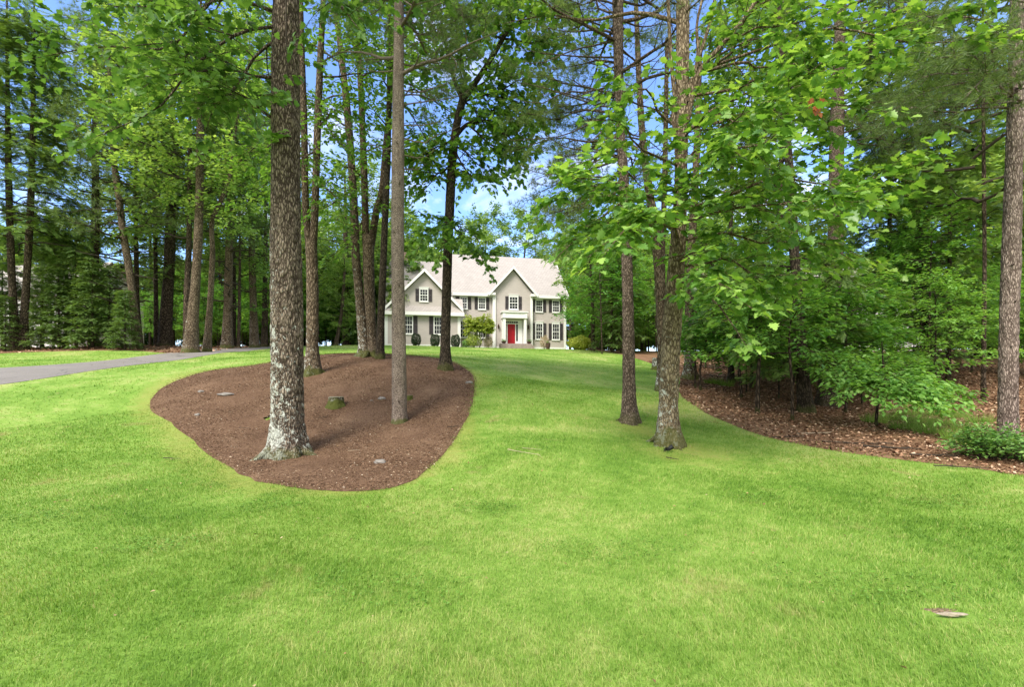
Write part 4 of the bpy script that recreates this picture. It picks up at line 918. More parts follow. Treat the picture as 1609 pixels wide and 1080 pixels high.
edge_tree('hemlock_tree', [(1268,653,26),(1262,600,22),(1256,500,18),(1248,400,16),(1243,300,15),(1235,200,13),(1228,100,11),(1222,0,9)], 14.4, 102, 'bark_dark', 'hemlock', FROND, 3, .26, 'dark trunk with sweeping green branches at the edge of the right woods',
    [((1256,500),(1180,540,13.5)),((1250,420),(1140,430,14)),((1248,400),(1330,440,13)),((1250,430),(1190,470,13)),((1243,300),(1160,290,15)),((1256,480),(1340,520,14)),((1256,470),(1110,500,15)),((1243,320),(1330,350,15)),((1246,350),(1180,380,14)),((1235,200),(1180,210,15)),((1250,440),(1390,470,15.5)),((1262,560),(1200,590,14)),((1262,560),(1320,590,15))], bk=dict(nb=12,bl=1.1,twl=.3,tpm=7,sag=.06,flat=.15), lk=dict(flat=.22,droop=.15))
edge_tree('oak_tree', [(1462,578,24),(1458,520,20),(1452,450,17),(1444,380,16),(1438,340,16),(1428,300,14),(1412,250,10),(1390,180,8),(1370,60,6)], 21, 103, 'bark_dark', 'leaf_mid', LS, 5, .16, 'dark trunk bending left among the right woods, sky showing around its top',
    [((1438,330),(1480,280,21)),((1420,280),(1380,290,20)),((1412,250),(1470,200,21)),((1390,180),(1340,150,20)),((1380,120),(1450,80,21)),((1370,60),(1330,20,20)),((1428,300),(1500,320,20)),((1444,380),(1390,400,20)),((1444,380),(1500,400,20)),((1375,80),(1480,30,20))])
edge_tree('maple_tree', [(1086,599,24),(1084,570,17),(1083,500,15),(1086,400,13),(1092,300,12),(1096,200,10),(1100,60,8)], 20.5, 104, 'bark_brown', 'leaf_mid', LS, 5, .17, 'broad-footed trunk on mossy grass where the lawn meets the right woods',
    [((1084,440),(1150,450,19)),((1086,400),(1130,380,19)),((1092,300),(1160,290,20)),((1092,280),(1050,250,20)),((1096,200),(1150,150,20)),((1084,480),(1130,520,19)),((1084,470),(1030,480,21)),((1098,120),(1060,80,20)),((1100,80),(1170,50,20))])
edge_tree('maple_tree', [(1148,605,12),(1149,560,8),(1148,480,7.5),(1147,400,7),(1150,300,6),(1152,200,5)], 20, 105, 'bark_dark', 'leaf_under', LS, 5, .16, 'thin dark trunk in leaf litter just right of the broad-footed trunk',
    [((1148,480),(1190,480,19)),((1147,440),(1100,440,19)),((1147,400),(1190,390,19)),((1150,300),(1200,290,20)),((1150,320),(1110,300,19)),((1152,220),(1190,180,20)),((1149,540),(1180,560,19)),((1149,540),(1110,550,19))])
# young understory trees with layered bright foliage
def sapling(px, py, d, w, h, seed, label, sz=.12, spread=1.0, n=12, leafm='leaf_under', low=.25, tp=None, lean=0, npt=5, bk=None, name='sapling', group=None):
    b = at(px,d); t = Tree(seed); rs = t.rs; r0 = w/2*d/F
    pts = [b+[0,0,-.02], b+[rs.randn()*.04,rs.randn()*.04,h*.3], b+[lean*.4+rs.randn()*.08,rs.randn()*.08,h*.65], b+[lean,rs.randn()*.1,h]]
    c, r = t.wood.trunk(np.array(pts), np.array([r0,r0*.85,r0*.6,r0*.2]), sides=12, flare=.3, flareh=.15, seed=seed, step=.12)
    kw = dict(nb=7, bl=.5*spread, twl=.22, tpm=7, flat=.10, sag=.05, wig=.08); kw.update(bk or {})
    t.crown(c, r, h*low, h*.97, n, spread, lambda u: 1-.55*u, lift=.12, **kw)
    return finish_tree(name, b, t, M['bark_wood'], M[leafm], tp or LS, npt, sz, label, 'sapling', group, tw=.003, flat=.28, droop=.18)
sapling(1190,654,13.6,7,3.4,201,'young tree with pale slim stem rooted in leaf litter, left of two', spread=1.5, n=13, low=.45)
sapling(1245,667,12.6,5,3.2,202,'young tree with very thin stem standing nearest the lawn edge in leaf litter', spread=1.4, n=12, low=.5)
sapling(1101,622,17.5,4,2.8,203,'thin dark sapling stem at the left end of the leaf litter', spread=1.1, n=9, low=.45)
sapling(1093,619,17.9,3.4,2.5,204,'thinnest sapling stem right beside the mossy grass patch', spread=1.0, n=8, low=.45)
sapling(1224,618,17.0,3,2.6,205,'small spindly sapling between the two dark trunks and the slope', spread=1.0, n=8, low=.5)
sapling(1180,606,19,5,3.6,206,'leaning sapling at the back of the leaf litter', spread=1.5, n=11, low=.35, lean=-.5)
# low spreading maple with big horizontal spray
b = at(1376,12.0); t = Tree(210)
c, r = t.wood.trunk(np.array([b+[0,0,-.02],b+[.05,0,.6],b+[.1,-.1,1.3],b+[.0,-.2,2.1]]), np.array([.035,.03,.02,.01]), sides=12, flare=.3, flareh=.1, seed=3, step=.1)
for p1 in ((1300,600,11.2),(1320,630,10.6),(1400,600,10.8),(1440,620,10.4),(1480,630,10.2),(1520,640,10.2),(1470,655,10.0),(1360,590,11.6),(1390,640,10.4),(1280,585,11.6),(1340,575,12),(1420,580,12),(1500,610,11.4),(1450,590,11.8),(1300,585,12.4),(1340,610,11.2),(1420,650,10.2),(1380,575,12.6),(1460,610,10.8),(1530,625,10.8),(1495,655,9.9),(1330,560,12.8),(1400,560,12.8),(1470,570,12.6)):
    t.bough(b+[.05,-.05,.75+t.rs.rand()*.5], P(*p1), .014, nb=13, bl=.5, twl=.17, tpm=10, flat=.08, sag=.12, wig=.06, tmin=.3)
finish_tree('sapling', b, t, M['bark_wood'], M['leaf_under'], LS, 4, .115, 'low young maple spreading a wide flat spray of bright green leaves over leaf litter', 'sapling', None, tw=.003, flat=.3, droop=.3)
print('edge trees', round(time.time()-T0,1))

# ------------------------------------------------------------------ woodland trees: a few of each kind, then copies
def proto_decid(seed, H=19, h0=5, rad=4.2, n=28, tr=.22, size=.30, leafm='leaf_far', npt=10, tpm=2.8, lean=.4, nb=7):
    t = Tree(seed); rs = t.rs
    pts = [[0,0,-.1],[rs.randn()*.1,rs.randn()*.1,H*.25],[lean*rs.randn()*.7,lean*rs.randn()*.5,H*.55],[lean*rs.randn(),lean*rs.randn(),H]]
    c, r = t.wood.trunk(np.array(pts,float), np.array([tr,tr*.85,tr*.6,tr*.12]), sides=20, flare=.55, flareh=.6, seed=seed, step=.3)
    t.crown(c, r, h0, H*.98, n, rad, ov, lift=.35, nb=nb, bl=rad*.42, twl=.5, tpm=tpm, flat=.3)
    V,Fs = t.leafset(LEAF_TWO, npt, size, flat=.5, droop=.15, jit=.16, spread=1.4)
    return t, V, Fs, leafm
def proto_hemlock(seed, H=15, h0=.8, rad=3.0, n=70, tr=.17, size=.50, leafm='hemlock', npt=2, tpm=3.2):
    t = Tree(seed)
    c, r = t.wood.trunk(np.array([[0,0,-.1],[.05,0,H*.4],[0,.08,H]],float), np.array([tr,tr*.7,.02]), sides=16, flare=.35, flareh=.4, seed=seed, step=.3)
    t.crown(c, r, h0, H*.98, n, rad, lambda u: (1-.85*u), lift=-.10, nb=8, bl=rad*.36, twl=.32, tpm=tpm, flat=.10, sag=.08)
    V,Fs = t.leafset(FROND, npt, size, flat=.18, droop=.2, jit=.05, spread=.9)
    return t, V, Fs, leafm
def proto_under(seed, H=5.5, rad=2.2, n=26, tr=.05, size=.17, leafm='leaf_under', npt=6, tpm=4, low=.22):
    t = Tree(seed)
    c, r = t.wood.trunk(np.array([[0,0,-.05],[.1,.05,H*.35],[.1,-.1,H*.7],[.2,.1,H]],float), np.array([tr,tr*.8,tr*.5,.01]), sides=10, flare=.3, flareh=.2, seed=seed, step=.2)
    t.crown(c, r, H*low, H*.98, n, rad, lambda u: 1-.5*u, lift=.18, nb=7, bl=rad*.42, twl=.32, tpm=tpm, flat=.12, sag=.05)
    V,Fs = t.leafset(LEAF_TWO, npt, size, flat=.3, droop=.15, jit=.06)
    return t, V, Fs, leafm
def proto_pine(seed, H=20, h0=9, rad=3.2, n=44, tr=.2):
    t = Tree(seed)
    c, r = t.wood.trunk(np.array([[0,0,-.1],[.1,0,H*.4],[0,.1,H]],float), np.array([tr,tr*.75,.03]), sides=18, flare=.25, flareh=.4, seed=seed, step=.3)
    t.crown(c, r, h0, H*.99, n, rad, lambda u: 1-.65*u, lift=.1, nb=8, bl=rad*.36, twl=.4, tpm=3.0)
    t.crown(c, r, h0*.35, h0, 12, rad*.5, lambda u: 1, lift=.1, nb=3, bl=rad*.2, bare=True)
    V,Fs = t.leafset(TUFT, 2, .34, flat=.8, droop=0, jit=.05)
    return t, V, Fs, 'needle'
def protomesh(p, bark='bark_wood', wood=True):
    t, V, Fs, lm = p
    tm = np_mesh('trunk', np.vstack(t.wood.v), [np.vstack(t.wood.f)], M[bark], True, {'ridge':np.zeros(t.wood.n)})
    bm_ = np_mesh('branches', np.vstack(t.br.v), [np.vstack(t.br.f)], M['bark_twig'], True)
    cm = np_mesh('crown', V, [Fs], M[lm])
    return tm, bm_, cm
PR = {
 'broad': [protomesh(proto_decid(300+i, rad=(4.2,3.6,4.8,4.0)[i], h0=(5,6.5,4,3)[i])) for i in range(4)]+[protomesh(proto_decid(310+i, H=(15,12)[i], rad=4.4, h0=.6, n=34, size=.46, npt=10, tpm=2.8)) for i in range(2)],
 'airy': [protomesh(proto_decid(330+i, H=20, h0=(8,6.5)[i], rad=4.0, n=24, size=.24, npt=11)) for i in range(2)],
 'hemlock': [protomesh(proto_hemlock(320+i, rad=(3.0,2.5)[i], h0=(.8,2.2)[i])) for i in range(2)]+[protomesh(proto_hemlock(322, H=18, rad=3.0, h0=5.5, n=44))],
 'under': [protomesh(proto_under(340+i, H=(5.5,4.2,7)[i], rad=(2.2,1.9,2.8)[i])) for i in range(3)],
 'pine': [protomesh(proto_pine(360+i, h0=(9,6)[i])) for i in range(2)],
}
print('protos', round(time.time()-T0,1), {k:[len(m[2].polygons) for m in v] for k,v in PR.items()})
NAMES = {'airy':'broadleaf_tree','broad':'broadleaf_tree','hemlock':'hemlock_tree','under':'young_tree','pine':'pine_tree'}
def wood_tree(kind, k, loc, sc, rz, label, group, trunk=True):
    tm, bm_, cm = PR[kind][k%len(PR[kind])]
    root = empty(NAMES[kind], loc, rz, label, 'tree', group, sc)
    link('trunk', tm, root); link('branches', bm_, root); link('crown', cm, root); return root
def listed(kind, k, pts, d, seed, label, sc, bark='bark_wood', flare=.18, rz=None, depthvar=0, dz=0, csc=None):
    """a trunk traced at its place, with branches and crown of its kind"""
    b = at(pts[0][0], d); w = Wood(); pa, ra = pxpath(pts, d, top=19*sc)
    w.trunk(pa, ra, sides=28, flare=flare, flareh=.6, seed=seed, step=.15, ridge=.008)
    root = empty(NAMES[kind], b, 0, label, 'tree')
    w.build('trunk', M[bark], root, b)
    tm, bm_, cm = PR[kind][k%len(PR[kind])]; rs = RS(seed); rz = rs.rand()*6.28
    top = pa[min(len(pa)-1,len(pts)-1)]-b
    off = np.array([top[0]*.6, top[1]*.6, 0])
    for nme,me in (('branches',bm_),('crown',cm)):
        o = link(nme, me, root, off); o.rotation_euler = (0,0,rz); o.scale = (sc,sc,sc)
    return root
L_ = listed
L_('hemlock',2,[(26,552,26),(22,500,15),(18,420,13),(14,300,12),(12,180,9)],28,401,'left stem of the dark pair of trunks at the left edge beyond the driveway',1.15,flare=.3)
L_('hemlock',2,[(36,552,22),(38,500,14),(43,420,13),(49,300,12),(52,180,9)],28.2,402,'right stem of the dark pair of trunks at the left edge beyond the driveway',1.1,flare=.3)
L_('pine',0,[(147,552,17),(148,450,15),(150,350,14),(150,250,12),(150,150,10)],32,403,'dark trunk behind the low hemlock thicket at the left',1.1)
L_('pine',1,[(217,548,17),(212,500,14),(204,430,13),(194,370,12),(188,320,12),(178,240,10)],29,404,'reddish-brown trunk leaning left beside the hemlock thicket',1.1,bark='bark_brown')
L_('airy',1,[(220,546,11),(216,480,8),(214,400,8),(213,300,7)],34,405,'thin dark trunk directly behind the leaning reddish-brown trunk',1.0)
L_('hemlock',2,[(246,543,10),(245,460,7),(244,380,7),(243,300,6)],36,406,'thin dark trunk left of the broad pale trunk in the left woods',.95)
L_('airy',0,[(259,543,24),(262,480,20),(266,420,18),(268,330,17),(270,220,14)],35,407,'broad shaded trunk in the middle of the left woods',1.15)
L_('airy',1,[(293,548,12),(294,460,11),(297,380,9),(298,300,8)],30,408,'dark trunk pressed against the left side of the ridged oak',1.05)
L_('airy',0,[(299,552,28),(303,500,19),(309,420,15),(313,330,14),(314,240,13),(315,150,11)],27,409,'large ridged brown trunk at the driveway edge with a swollen foot',1.1,bark='bark_brown')
L_('airy',0,[(325,551,15),(330,480,10),(334,400,9),(333,350,8),(345,320,8),(360,280,6)],28,410,'slim crooked trunk forking right beside the ridged brown trunk',.85,bark='bark_brown')
L_('pine',1,[(357,548,20),(358,480,14),(360,400,13),(362,330,12),(363,220,11)],33,411,'straight grey trunk with a flared foot between crooked trunk and oak',1.1,bark='bark_brown')
L_('airy',1,[(375,547,6),(376,480,5),(377,400,4)],35,412,'very thin pole-like trunk in the left woods near the driveway bend',.8)
L_('pine',0,[(400,547,16),(398,480,12),(396,400,11),(394,300,10)],37,413,'straight pale trunk seen just left of the thick lichen-covered oak',1.2,bark='bark_brown')
L_('airy',1,[(415,545,11),(416,480,8),(417,400,7)],40,414,'dark narrow trunk touching the left outline of the thick oak',1.0)
L_('broad',2,[(545,542,15),(545,500,12),(544,450,10),(543,400,9)],50,415,'dark stout trunk across the lawn between twin-stemmed maple and stem clump',1.0)
L_('broad',3,[(527,543,8),(533,515,5.5),(538,480,5),(541,430,4)],44,416,'small tree with spreading fine branches leaning beyond the driveway end',.42)
L_('hemlock',0,[(978,553,8),(978,500,7),(978,440,6)],42,417,'hemlock with pale trunk right of the golden bush',.75)
L_('broad',3,[(962,552,5),(961,520,4),(961,480,4)],43,418,'thin pale trunk in the shade right of the golden bush',.55)
L_('broad',2,[(1222,600,14),(1222,500,11),(1224,400,10),(1227,300,9)],22,419,'dark trunk left of the hemlock at the edge of the right woods',.95)
L_('hemlock',0,[(1400,585,12),(1399,500,10),(1398,400,9)],23,420,'dark trunk in the deep shade of the right woods',.95)
L_('hemlock',2,[(1490,600,9),(1491,520,8),(1492,430,7)],20,421,'slender dark trunk left of the pale pine at the right edge',.8)
L_('broad',1,[(1545,625,9),(1546,520,8),(1547,400,7),(1546,300,7),(1545,170,6)],16,422,'slender straight trunk just left of the pale pine at the right edge',.95)

rs = RS(99)
taken = []
def fill(kind, n, zone, labels, group, smin, smax, gap, ks=None, tries=4000):
    m = 0
    for _ in range(tries):
        if m>=n: break
        x,y = zone(rs)
        if any((x-a)**2+(y-b)**2<gap*gap for a,b in taken): continue
        px = CX+x/y*F
        if (-40<px<112 and y<56) or (1312<px<1470 and 22<y<54): continue
        if px<-260 or px>1870: continue
        taken.append((x,y)); m += 1
        wood_tree(kind, ks[m%len(ks)] if ks else m, (x,y,tz(x,y)-.05), rs.uniform(smin,smax), rs.rand()*6.28, labels, group)
    return m
def Zl(d0,d1,p0,p1):
    def z(r):
        d = math.sqrt(r.uniform(d0*d0,d1*d1)); px = r.uniform(p0,p1); return (px-CX)*d/F, d
    return z
# left woods
fill('airy',6,Zl(38,60,130,420),'tall leafy tree deep in the woods left of the driveway','leafy trees filling the left woods',.9,1.2,3.2)
fill('hemlock',2,Zl(38,50,120,330),'dark hemlock inside the woods left of the driveway','hemlocks filling the left woods',.7,1.1,2.8)
fill('under',7,Zl(33,52,130,430),'leafy undergrowth tree among trunks left of the driveway','young trees under the left woods',.8,1.3,2.0)
# beyond the driveway end and behind the house
fill('broad',10,Zl(60,78,420,640),'light green tree beyond the driveway end left of the house','leafy trees left of the house',.85,1.15,3.6,ks=(2,3,0))
fill('under',10,Zl(50,62,440,600),'pale green young tree beyond the driveway end','young trees left of the house',.8,1.2,2.4)
fill('broad',20,Zl(70,92,520,1060),'light green tree in the wood behind the grey house','trees behind the house',1.0,1.28,4.0,ks=(2,3,4))
fill('pine',2,Zl(72,86,840,960),'pine standing in the wood behind the grey house','pines behind the house',1.0,1.2,4.0)
# right of the house
fill('under',9,Zl(40,56,905,1080),'pale layered young tree right of the grey house','young trees right of the house',1.0,1.7,2.4,ks=(2,0))
fill('broad',9,Zl(44,66,905,1120),'leafy tree right of the grey house','leafy trees right of the house',.75,1.05,3.4,ks=(3,2))
# right woods
fill('broad',12,Zl(28,60,1090,1760),'tall leafy tree deep in the woods at the right','leafy trees filling the right woods',.8,1.1,3.4)
fill('hemlock',3,Zl(28,48,1120,1750),'dark hemlock inside the woods at the right','hemlocks filling the right woods',.55,1.0,3.0)
fill('under',26,Zl(15.5,34,1100,1720),'leafy undergrowth tree shading the leaf litter at the right','young trees under the right woods',.6,1.0,1.9)
fill('under',9,Zl(14.5,25,1125,1600),'low leafy undergrowth tree near the edge of the leaf litter','undergrowth near the litter edge',.55,.95,1.3)
fill('pine',2,Zl(24,40,1480,1700),'pine inside the woods at the right','pines in the right woods',.9,1.1,3.0)
fill('under',12,Zl(48,64,235,440),'low leafy tree closing the gaps between the far trunks at the left','low trees far at the left',1.0,1.6,2.0)
fill('under',9,Zl(54,70,925,1090),'low leafy tree in the shade beyond the lawn right of the house','low trees far right of the house',1.1,1.7,2.2)
fill('under',8,Zl(50,66,1480,1700),'low leafy tree closing the gaps deep in the right woods','low trees deep in the right woods',1.1,1.7,2.2)
# dense distant belt closing the woods
fill('broad',24,Zl(60,86,-250,520),'distant bushy tree closing the woods at the left','distant trees at the left',.85,1.3,3.4,ks=(4,5))
fill('broad',22,Zl(94,112,520,1080),'distant bushy tree far behind the grey house','distant trees behind the house',1.3,1.8,4.0,ks=(4,5))
fill('broad',26,Zl(62,92,1040,1860),'distant bushy tree closing the woods at the right','distant trees at the right',.85,1.3,3.4,ks=(4,5))
fill('broad',14,Zl(50,64,425,640),'bright bushy tree just beyond the driveway end','bright trees beyond the driveway end',.5,.95,2.6,ks=(5,4))
print('woods', round(time.time()-T0,1), len(taken))
# low hemlock thicket by the driveway
for i,(px,d,s) in enumerate(((66,29.5,.28),(92,28.6,.34),(120,29.2,.42),(146,28.4,.36),(172,28.8,.33),(196,28.0,.24),(8,27.5,.22),(105,31.5,.6),(4,30.5,.40),(66,31.8,.52),(-20,29,.35))):
    b = at(px,d); wood_tree('hemlock',0,b,(s*1.25,s*1.25,s),i*1.3,'low bushy young hemlock in the dark thicket beyond the driveway','hemlock thicket by the driveway')
wood_tree('broad',3,at(640,66),1.0,1,'tree behind the chimney of the garage wing',None)

# ------------------------------------------------------------------ garden plants
def bush(name, base, rx, rz, n, size, m, label, seed, cat='bush', group=None, tp=LEAF_TWO, shape='egg', stems=6, inner=.55, flat=.9, zc=None):
    rs = RS(seed); u = nrm(rs.randn(n,3)); rad = (inner+(1-inner)*rs.rand(n)**.5)*(1+.10*np.sin(u[:,0]*6+seed)+.08*np.sin(u[:,1]*7+u[:,2]*5))
    p = u*rad[:,None]*[rx,rx,rz]; zc = rz*.96 if zc is None else zc; p[:,2] += zc; p = p[p[:,2]>.02]; u = u[:len(p)]
    k = len(p); ct = nrm(p-[0,0,zc*.7]); no = nrm(ct+rs.randn(k,3)*.5+[0,0,.25]); ax = nrm(np.cross(no, rs.randn(k,3))+[0,0,.3])
    V,Fs = leaves(tp, p, ax, no, size*rs.uniform(.6,1.3,k))
    root = empty(name, base, 0, label, cat, group)
    link('foliage', np_mesh('foliage', V, [Fs], m), root)
    w = Wood()
    for i in range(stems):
        a = i*2.4; w.tube(spline([[0,0,-.05],[math.cos(a)*rx*.25,math.sin(a)*rx*.25,zc*.6],[math.cos(a)*rx*.5,math.sin(a)*rx*.5,zc*1.2]],8), np.linspace(.02,.006,8)*max(.6,rx), 5)
    w.build('stem', M['bark_twig'], root, np.zeros(3)); return root
for i,(zx,lab) in enumerate(((329,'round clipped dark boxwood by the garage wing, leftmost of three'),(485,'round clipped dark boxwood by the garage wing, middle of three'),(655,'round clipped dark boxwood by the garage wing corner, rightmost of three'))):
    b = at(590+zx/5.19, 46.5); bush('boxwood_bush', b, .47, .60, 2600, .09, M['boxwood'], lab, 500+i, 'bush', 'clipped boxwoods in front of the garage wing', inner=.8)
b = at(912,48.5); bush('golden_bush', b, 1.25, .72, 5000, .11, M['gold'], 'rounded bright yellow bush at the right corner of the house', 510, inner=.5, flat=.6)
t = Tree(511); b = at(757,47.5); c,r = t.wood.trunk(np.array([b+[-.25,0,-.05],b+[.0,0,.7],b+[.25,0,1.3],b+[.2,0,2.2]]), np.array([.06,.05,.045,.02]), sides=12, flare=.3, flareh=.15, step=.1)
for k in range(40):
    a = k*2.4; e = b+[.15-.45+math.cos(a)*1.25, math.sin(a)*1.2, 1.75+(k%5)*.22+.25*t.rs.randn()]; t.bough(b+[.2,0,1.2+.03*k], e, .02, nb=6, bl=.5, twl=.25, tpm=7, sag=.15)
finish_tree('ornamental_tree', b, t, M['bark_twig'], M['yellowgreen'], LEAF_TWO, 13, .15, 'small umbrella-shaped yellow-green tree in front of the house', 'tree', None, flat=.5)
b = at(744,47.2); bush('garden_shrub', b, .85, .75, 2600, .10, M['yellowgreen'], 'loose pale green shrub left of the umbrella-shaped tree', 512, inner=.2)
b = at(733,47.4); bush('garden_shrub', b, .5, .4, 900, .09, M['shrub'], 'small pale shrub below the ground floor window', 513, inner=.2)
b = at(767,47.4); bush('flowering_shrub', b, .5, .62, 1500, .09, M['pinkish'], 'pinkish flowering shrub right of the umbrella-shaped tree', 514, inner=.3)
b = at(856,49.8); bush('flowering_shrub', b, .52, .72, 1500, .10, M['pinkish'], 'pinkish flowering shrub under the right-hand windows', 515, inner=.3)
b = at(861,49.2); e = empty('garden_pot', b, 0, 'dark upright pot beside the pinkish shrub under the right windows', 'pot'); MB().lathe([(.16,0),(.24,.3),(.26,.62),(.22,.64),(.2,.55)],0,0,14).build('pot_body', M['pot'], e); 
V,Fs = leaves(LEAF_TWO, RS(3).randn(60,3)*[.1,.1,.06]+[0,0,.66], RS(4).randn(60,3), RS(5).randn(60,3), np.full(60,.1)); link('plant', np_mesh('plant',V,[Fs],M['shrub']), e)
for px,dd,lab in ((563,52,'pale round shrub beyond the lawn left of the house'),(583,53,'low green shrub beside the left corner of the house')):
    bush('garden_shrub', at(px,dd), 1.0,.7,2200,.12,M['shrub'],lab,int(px),inner=.3)
# leafy shrub at the right edge
b = at(1563,8.3); t = Tree(520)
for k in range(46):
    a = k*2.4; L = .18+.55*t.rs.rand(); e = b+[math.cos(a)*L*1.1, math.sin(a)*L*.8, .18+.42*t.rs.rand()*(1.25-L)]
    t.bough(b+[math.cos(a)*.08,math.sin(a)*.06,0], e, .006, nb=4, bl=.22, twl=.10, tpm=14, sag=.1, rise=.2)
for k in range(20):
    a = k*2.4; q=b+[.75,-.25,0]; L = .15+.4*t.rs.rand(); t.bough(q, q+[math.cos(a)*L, math.sin(a)*L*.8, .15+.3*t.rs.rand()], .006, nb=4, bl=.2, twl=.10, tpm=14, sag=.1, rise=.2)
t.twig_geo(.002); V,Fs = t.leafset(LS,4,.062,flat=.6,droop=.05); root = empty('leafy_shrub', b, 0, 'bushy fresh green shrub at the foot of the pale pine at the right edge', 'bush')
link('foliage', np_mesh('foliage', V-b, [Fs], M['shrub']), root); t.br.build('stem', M['bark_twig'], root, b)
for i,(px,dd) in enumerate(((1420,11.5),(1460,10.8),(1505,10.0),(1375,12.6),(1530,9.4),(1400,13.2),(1440,12.8),(1480,12.2),(1500,13.5),(1425,14.2),(1465,14.0),(1450,11.6),(1518,11.2),(1120,19.5),(1140,19.2),(1165,21),(1540,12.5))):
    b = at(px,dd); rsb = RS(530+i); n = 260; a = rsb.rand(n)*6.28; q = rsb.rand(n,1)**.5*.28*np.stack([np.cos(a),np.sin(a)*.7],1); h = rsb.uniform(.12,.34,n)
    V = np.empty((n,3,3)); w = .006; V[:,0,:2]=q-w; V[:,1,:2]=q+[w,-w]; V[:,:2,2]=-.03; V[:,2,:2]=q*1.5+rsb.randn(n,2)*.07; V[:,2,2]=h
    o = link('grass_tuft', np_mesh('grass_tuft', V.reshape(-1,3), [np.arange(n*3).reshape(n,3)], M['blade']), None, b); tag(o,'tuft of wild grass growing in the leaf litter at the wood edge','grass tuft','wild grass tufts in the leaf litter')

# ------------------------------------------------------------------ stumps, stones, twigs and small things
def stump(px, d, r, h, seed, label):
    b = at(px,d); root = empty('tree_stump', b, 0, label, 'stump'); w = Wood()
    w.trunk(np.array([[0,0,-.02],[0,0,h*.5],[.01,0,h]]), np.array([r,r*.9,r*.85]), sides=40, flare=.35, flareh=.12, seed=seed, step=.03, ridge=.02, lobes=5, frq=20)
    w.build('bark', M['bark_stump'], root, np.zeros(3))
    k = 40; V = np.vstack([w.v[0][-k:], [[0,0,h+.004]]]); link('cut_face', np_mesh('cut_face', V, [np.array([(i,(i+1)%k,k) for i in range(k)])], M['cut']), root)
M['bark_stump'] = bark_mat('mossy_bark', (.04,.035,.02), (.22,.20,.15), 20, lichen=.7, moss=1.0, mossh=.5)
M['cut'] = flat_mat('weathered_wood', (.26,.25,.17), .9, .3, 14, .4)
stump(528,12.3,.215,.26,7,'mossy cut stump between the thick oak and the slim grey trunk')
stump(643,12.6,.09,.13,9,'small green mossy stump half behind the slim grey trunk')
stump(1033,25,.30,.62,12,'dark stump on the lawn behind the leaning double trunk')
def rock(px, d, sx, sy, sz, seed, label, m='stone', name='rock', sink=.3):
    import bmesh
    b = at(px,d); bm_ = bmesh.new(); bmesh.ops.create_icosphere(bm_, subdivisions=3, radius=1); rs = RS(seed); ph = rs.rand(6)*6
    for v in bm_.verts:
        q = v.co; f = 1+.14*math.sin(3*q.x+ph[0])*math.sin(2.6*q.y+ph[1])+.10*math.sin(5*q.z+4*q.x+ph[2])+.05*math.sin(11*q.y+ph[3])*math.sin(9*q.x+ph[4])
        v.co = (q.x*f*sx, q.y*f*sy, q.z*f*sz)
    me = bpy.data.meshes.new(name); bm_.to_mesh(me); bm_.free(); me.materials.append(M[m]); me.polygons.foreach_set('use_smooth',[True]*len(me.polygons))
    o = link(name, me, None, b+[0,0,sz*(1-2*sink)+.02]); o.rotation_euler=(0,0,rs.rand()*.6-.3); return tag(o,label,'rock')
rock(597,8.2,.10,.07,.05,1,'pale grey rock at the near end of the mulch island')
rock(355,13.6,.26,.16,.05,2,'long flat grey rock at the left part of the mulch island')
rock(310,12.0,.07,.05,.04,3,'small pale rock near the left tip of the mulch island')
rock(316,14.0,.08,.06,.05,13,'small brown rock just above the pale one at the left tip')
rock(600,12.7,.10,.07,.05,4,'low grey rock left of the slim grey trunk')
rock(737,14.2,.10,.07,.05,5,'small grey rock at the right edge of the mulch island')
rock(584,12.6,.04,.03,.02,6,'tiny white stone left of the low grey rock')
rock(1497,float(G(1497,972)[1]),.10,.016,.014,8,'pale flat stone edge set in worn grass at the lower right',m='dull_stone',sink=.3)
M['soil'] = litter_ground('bare_soil', (.13,.085,.055), (.22,.16,.105), (.32,.26,.18))
g = G(1488,966); u = np.linspace(0,2*PI,40,endpoint=False); R_ = 1+.2*np.sin(3*u)+.12*np.sin(5*u+1); V = [(0,0,.008)]+[(.15*math.cos(a)*q,.07*math.sin(a)*q,-.004) for a,q in zip(u,R_)]
V = np.array(V); V[:,2] += TZ(V[:,0]+g[0],V[:,1]+g[1]+.05)-g[2]
o = link('bare_soil_patch', np_mesh('bare_soil_patch', V, [np.array([(0,i+1,(i+1)%40+1) for i in range(40)])], M['soil'], True), None, g+[0,.05,0]); tag(o, kind='structure')
def twig(px, py, L, ang, r, seed, label, kids=3, m='bark_twig'):
    b = G(px,py); rs = RS(seed); w = Wood(); n = 12; s = np.linspace(-.5,.5,n)*L; x = np.cos(ang)*s; y = np.sin(ang)*s; off = np.cumsum(rs.randn(n)*.02*L)
    x = x-np.sin(ang)*off; y = y+np.cos(ang)*off
    pth = np.stack([x,y,TZ(x+b[0],y+b[1])-b[2]+r+.03],1); w.tube(pth, np.linspace(r,r*.4,n), 6)
    for i in range(kids):
        k = rs.randint(3,n-1); a2 = ang+rs.choice([-1,1])*.6; e = pth[k]+[math.cos(a2)*L*.25,math.sin(a2)*L*.25,.0]; e[2]=tz(e[0]+b[0],e[1]+b[1])-b[2]+r+.02; w.tube(np.array([pth[k],(pth[k]+e)/2+[0,0,.01],e]), [r*.6,r*.4,r*.2], 5)
    o = w.build('fallen_branch', M[m], None, np.zeros(3)); o.location = b; tag(o, label, 'branch')
M['pale_twig'] = flat_mat('bleached_twig', (.38,.31,.22), .9, .2)
twig(822,714,.62,-.45,.007,1,'thin bleached twig lying on the lawn right of the mulch island',1,'pale_twig')
twig(836,708,.35,-.1,.005,2,'short pale twig next to the longer one on the lawn',0,'pale_twig')
twig(556,711,.22,.1,.006,3,'short pale stick on the mulch between stump and front rock',1,'pale_twig')
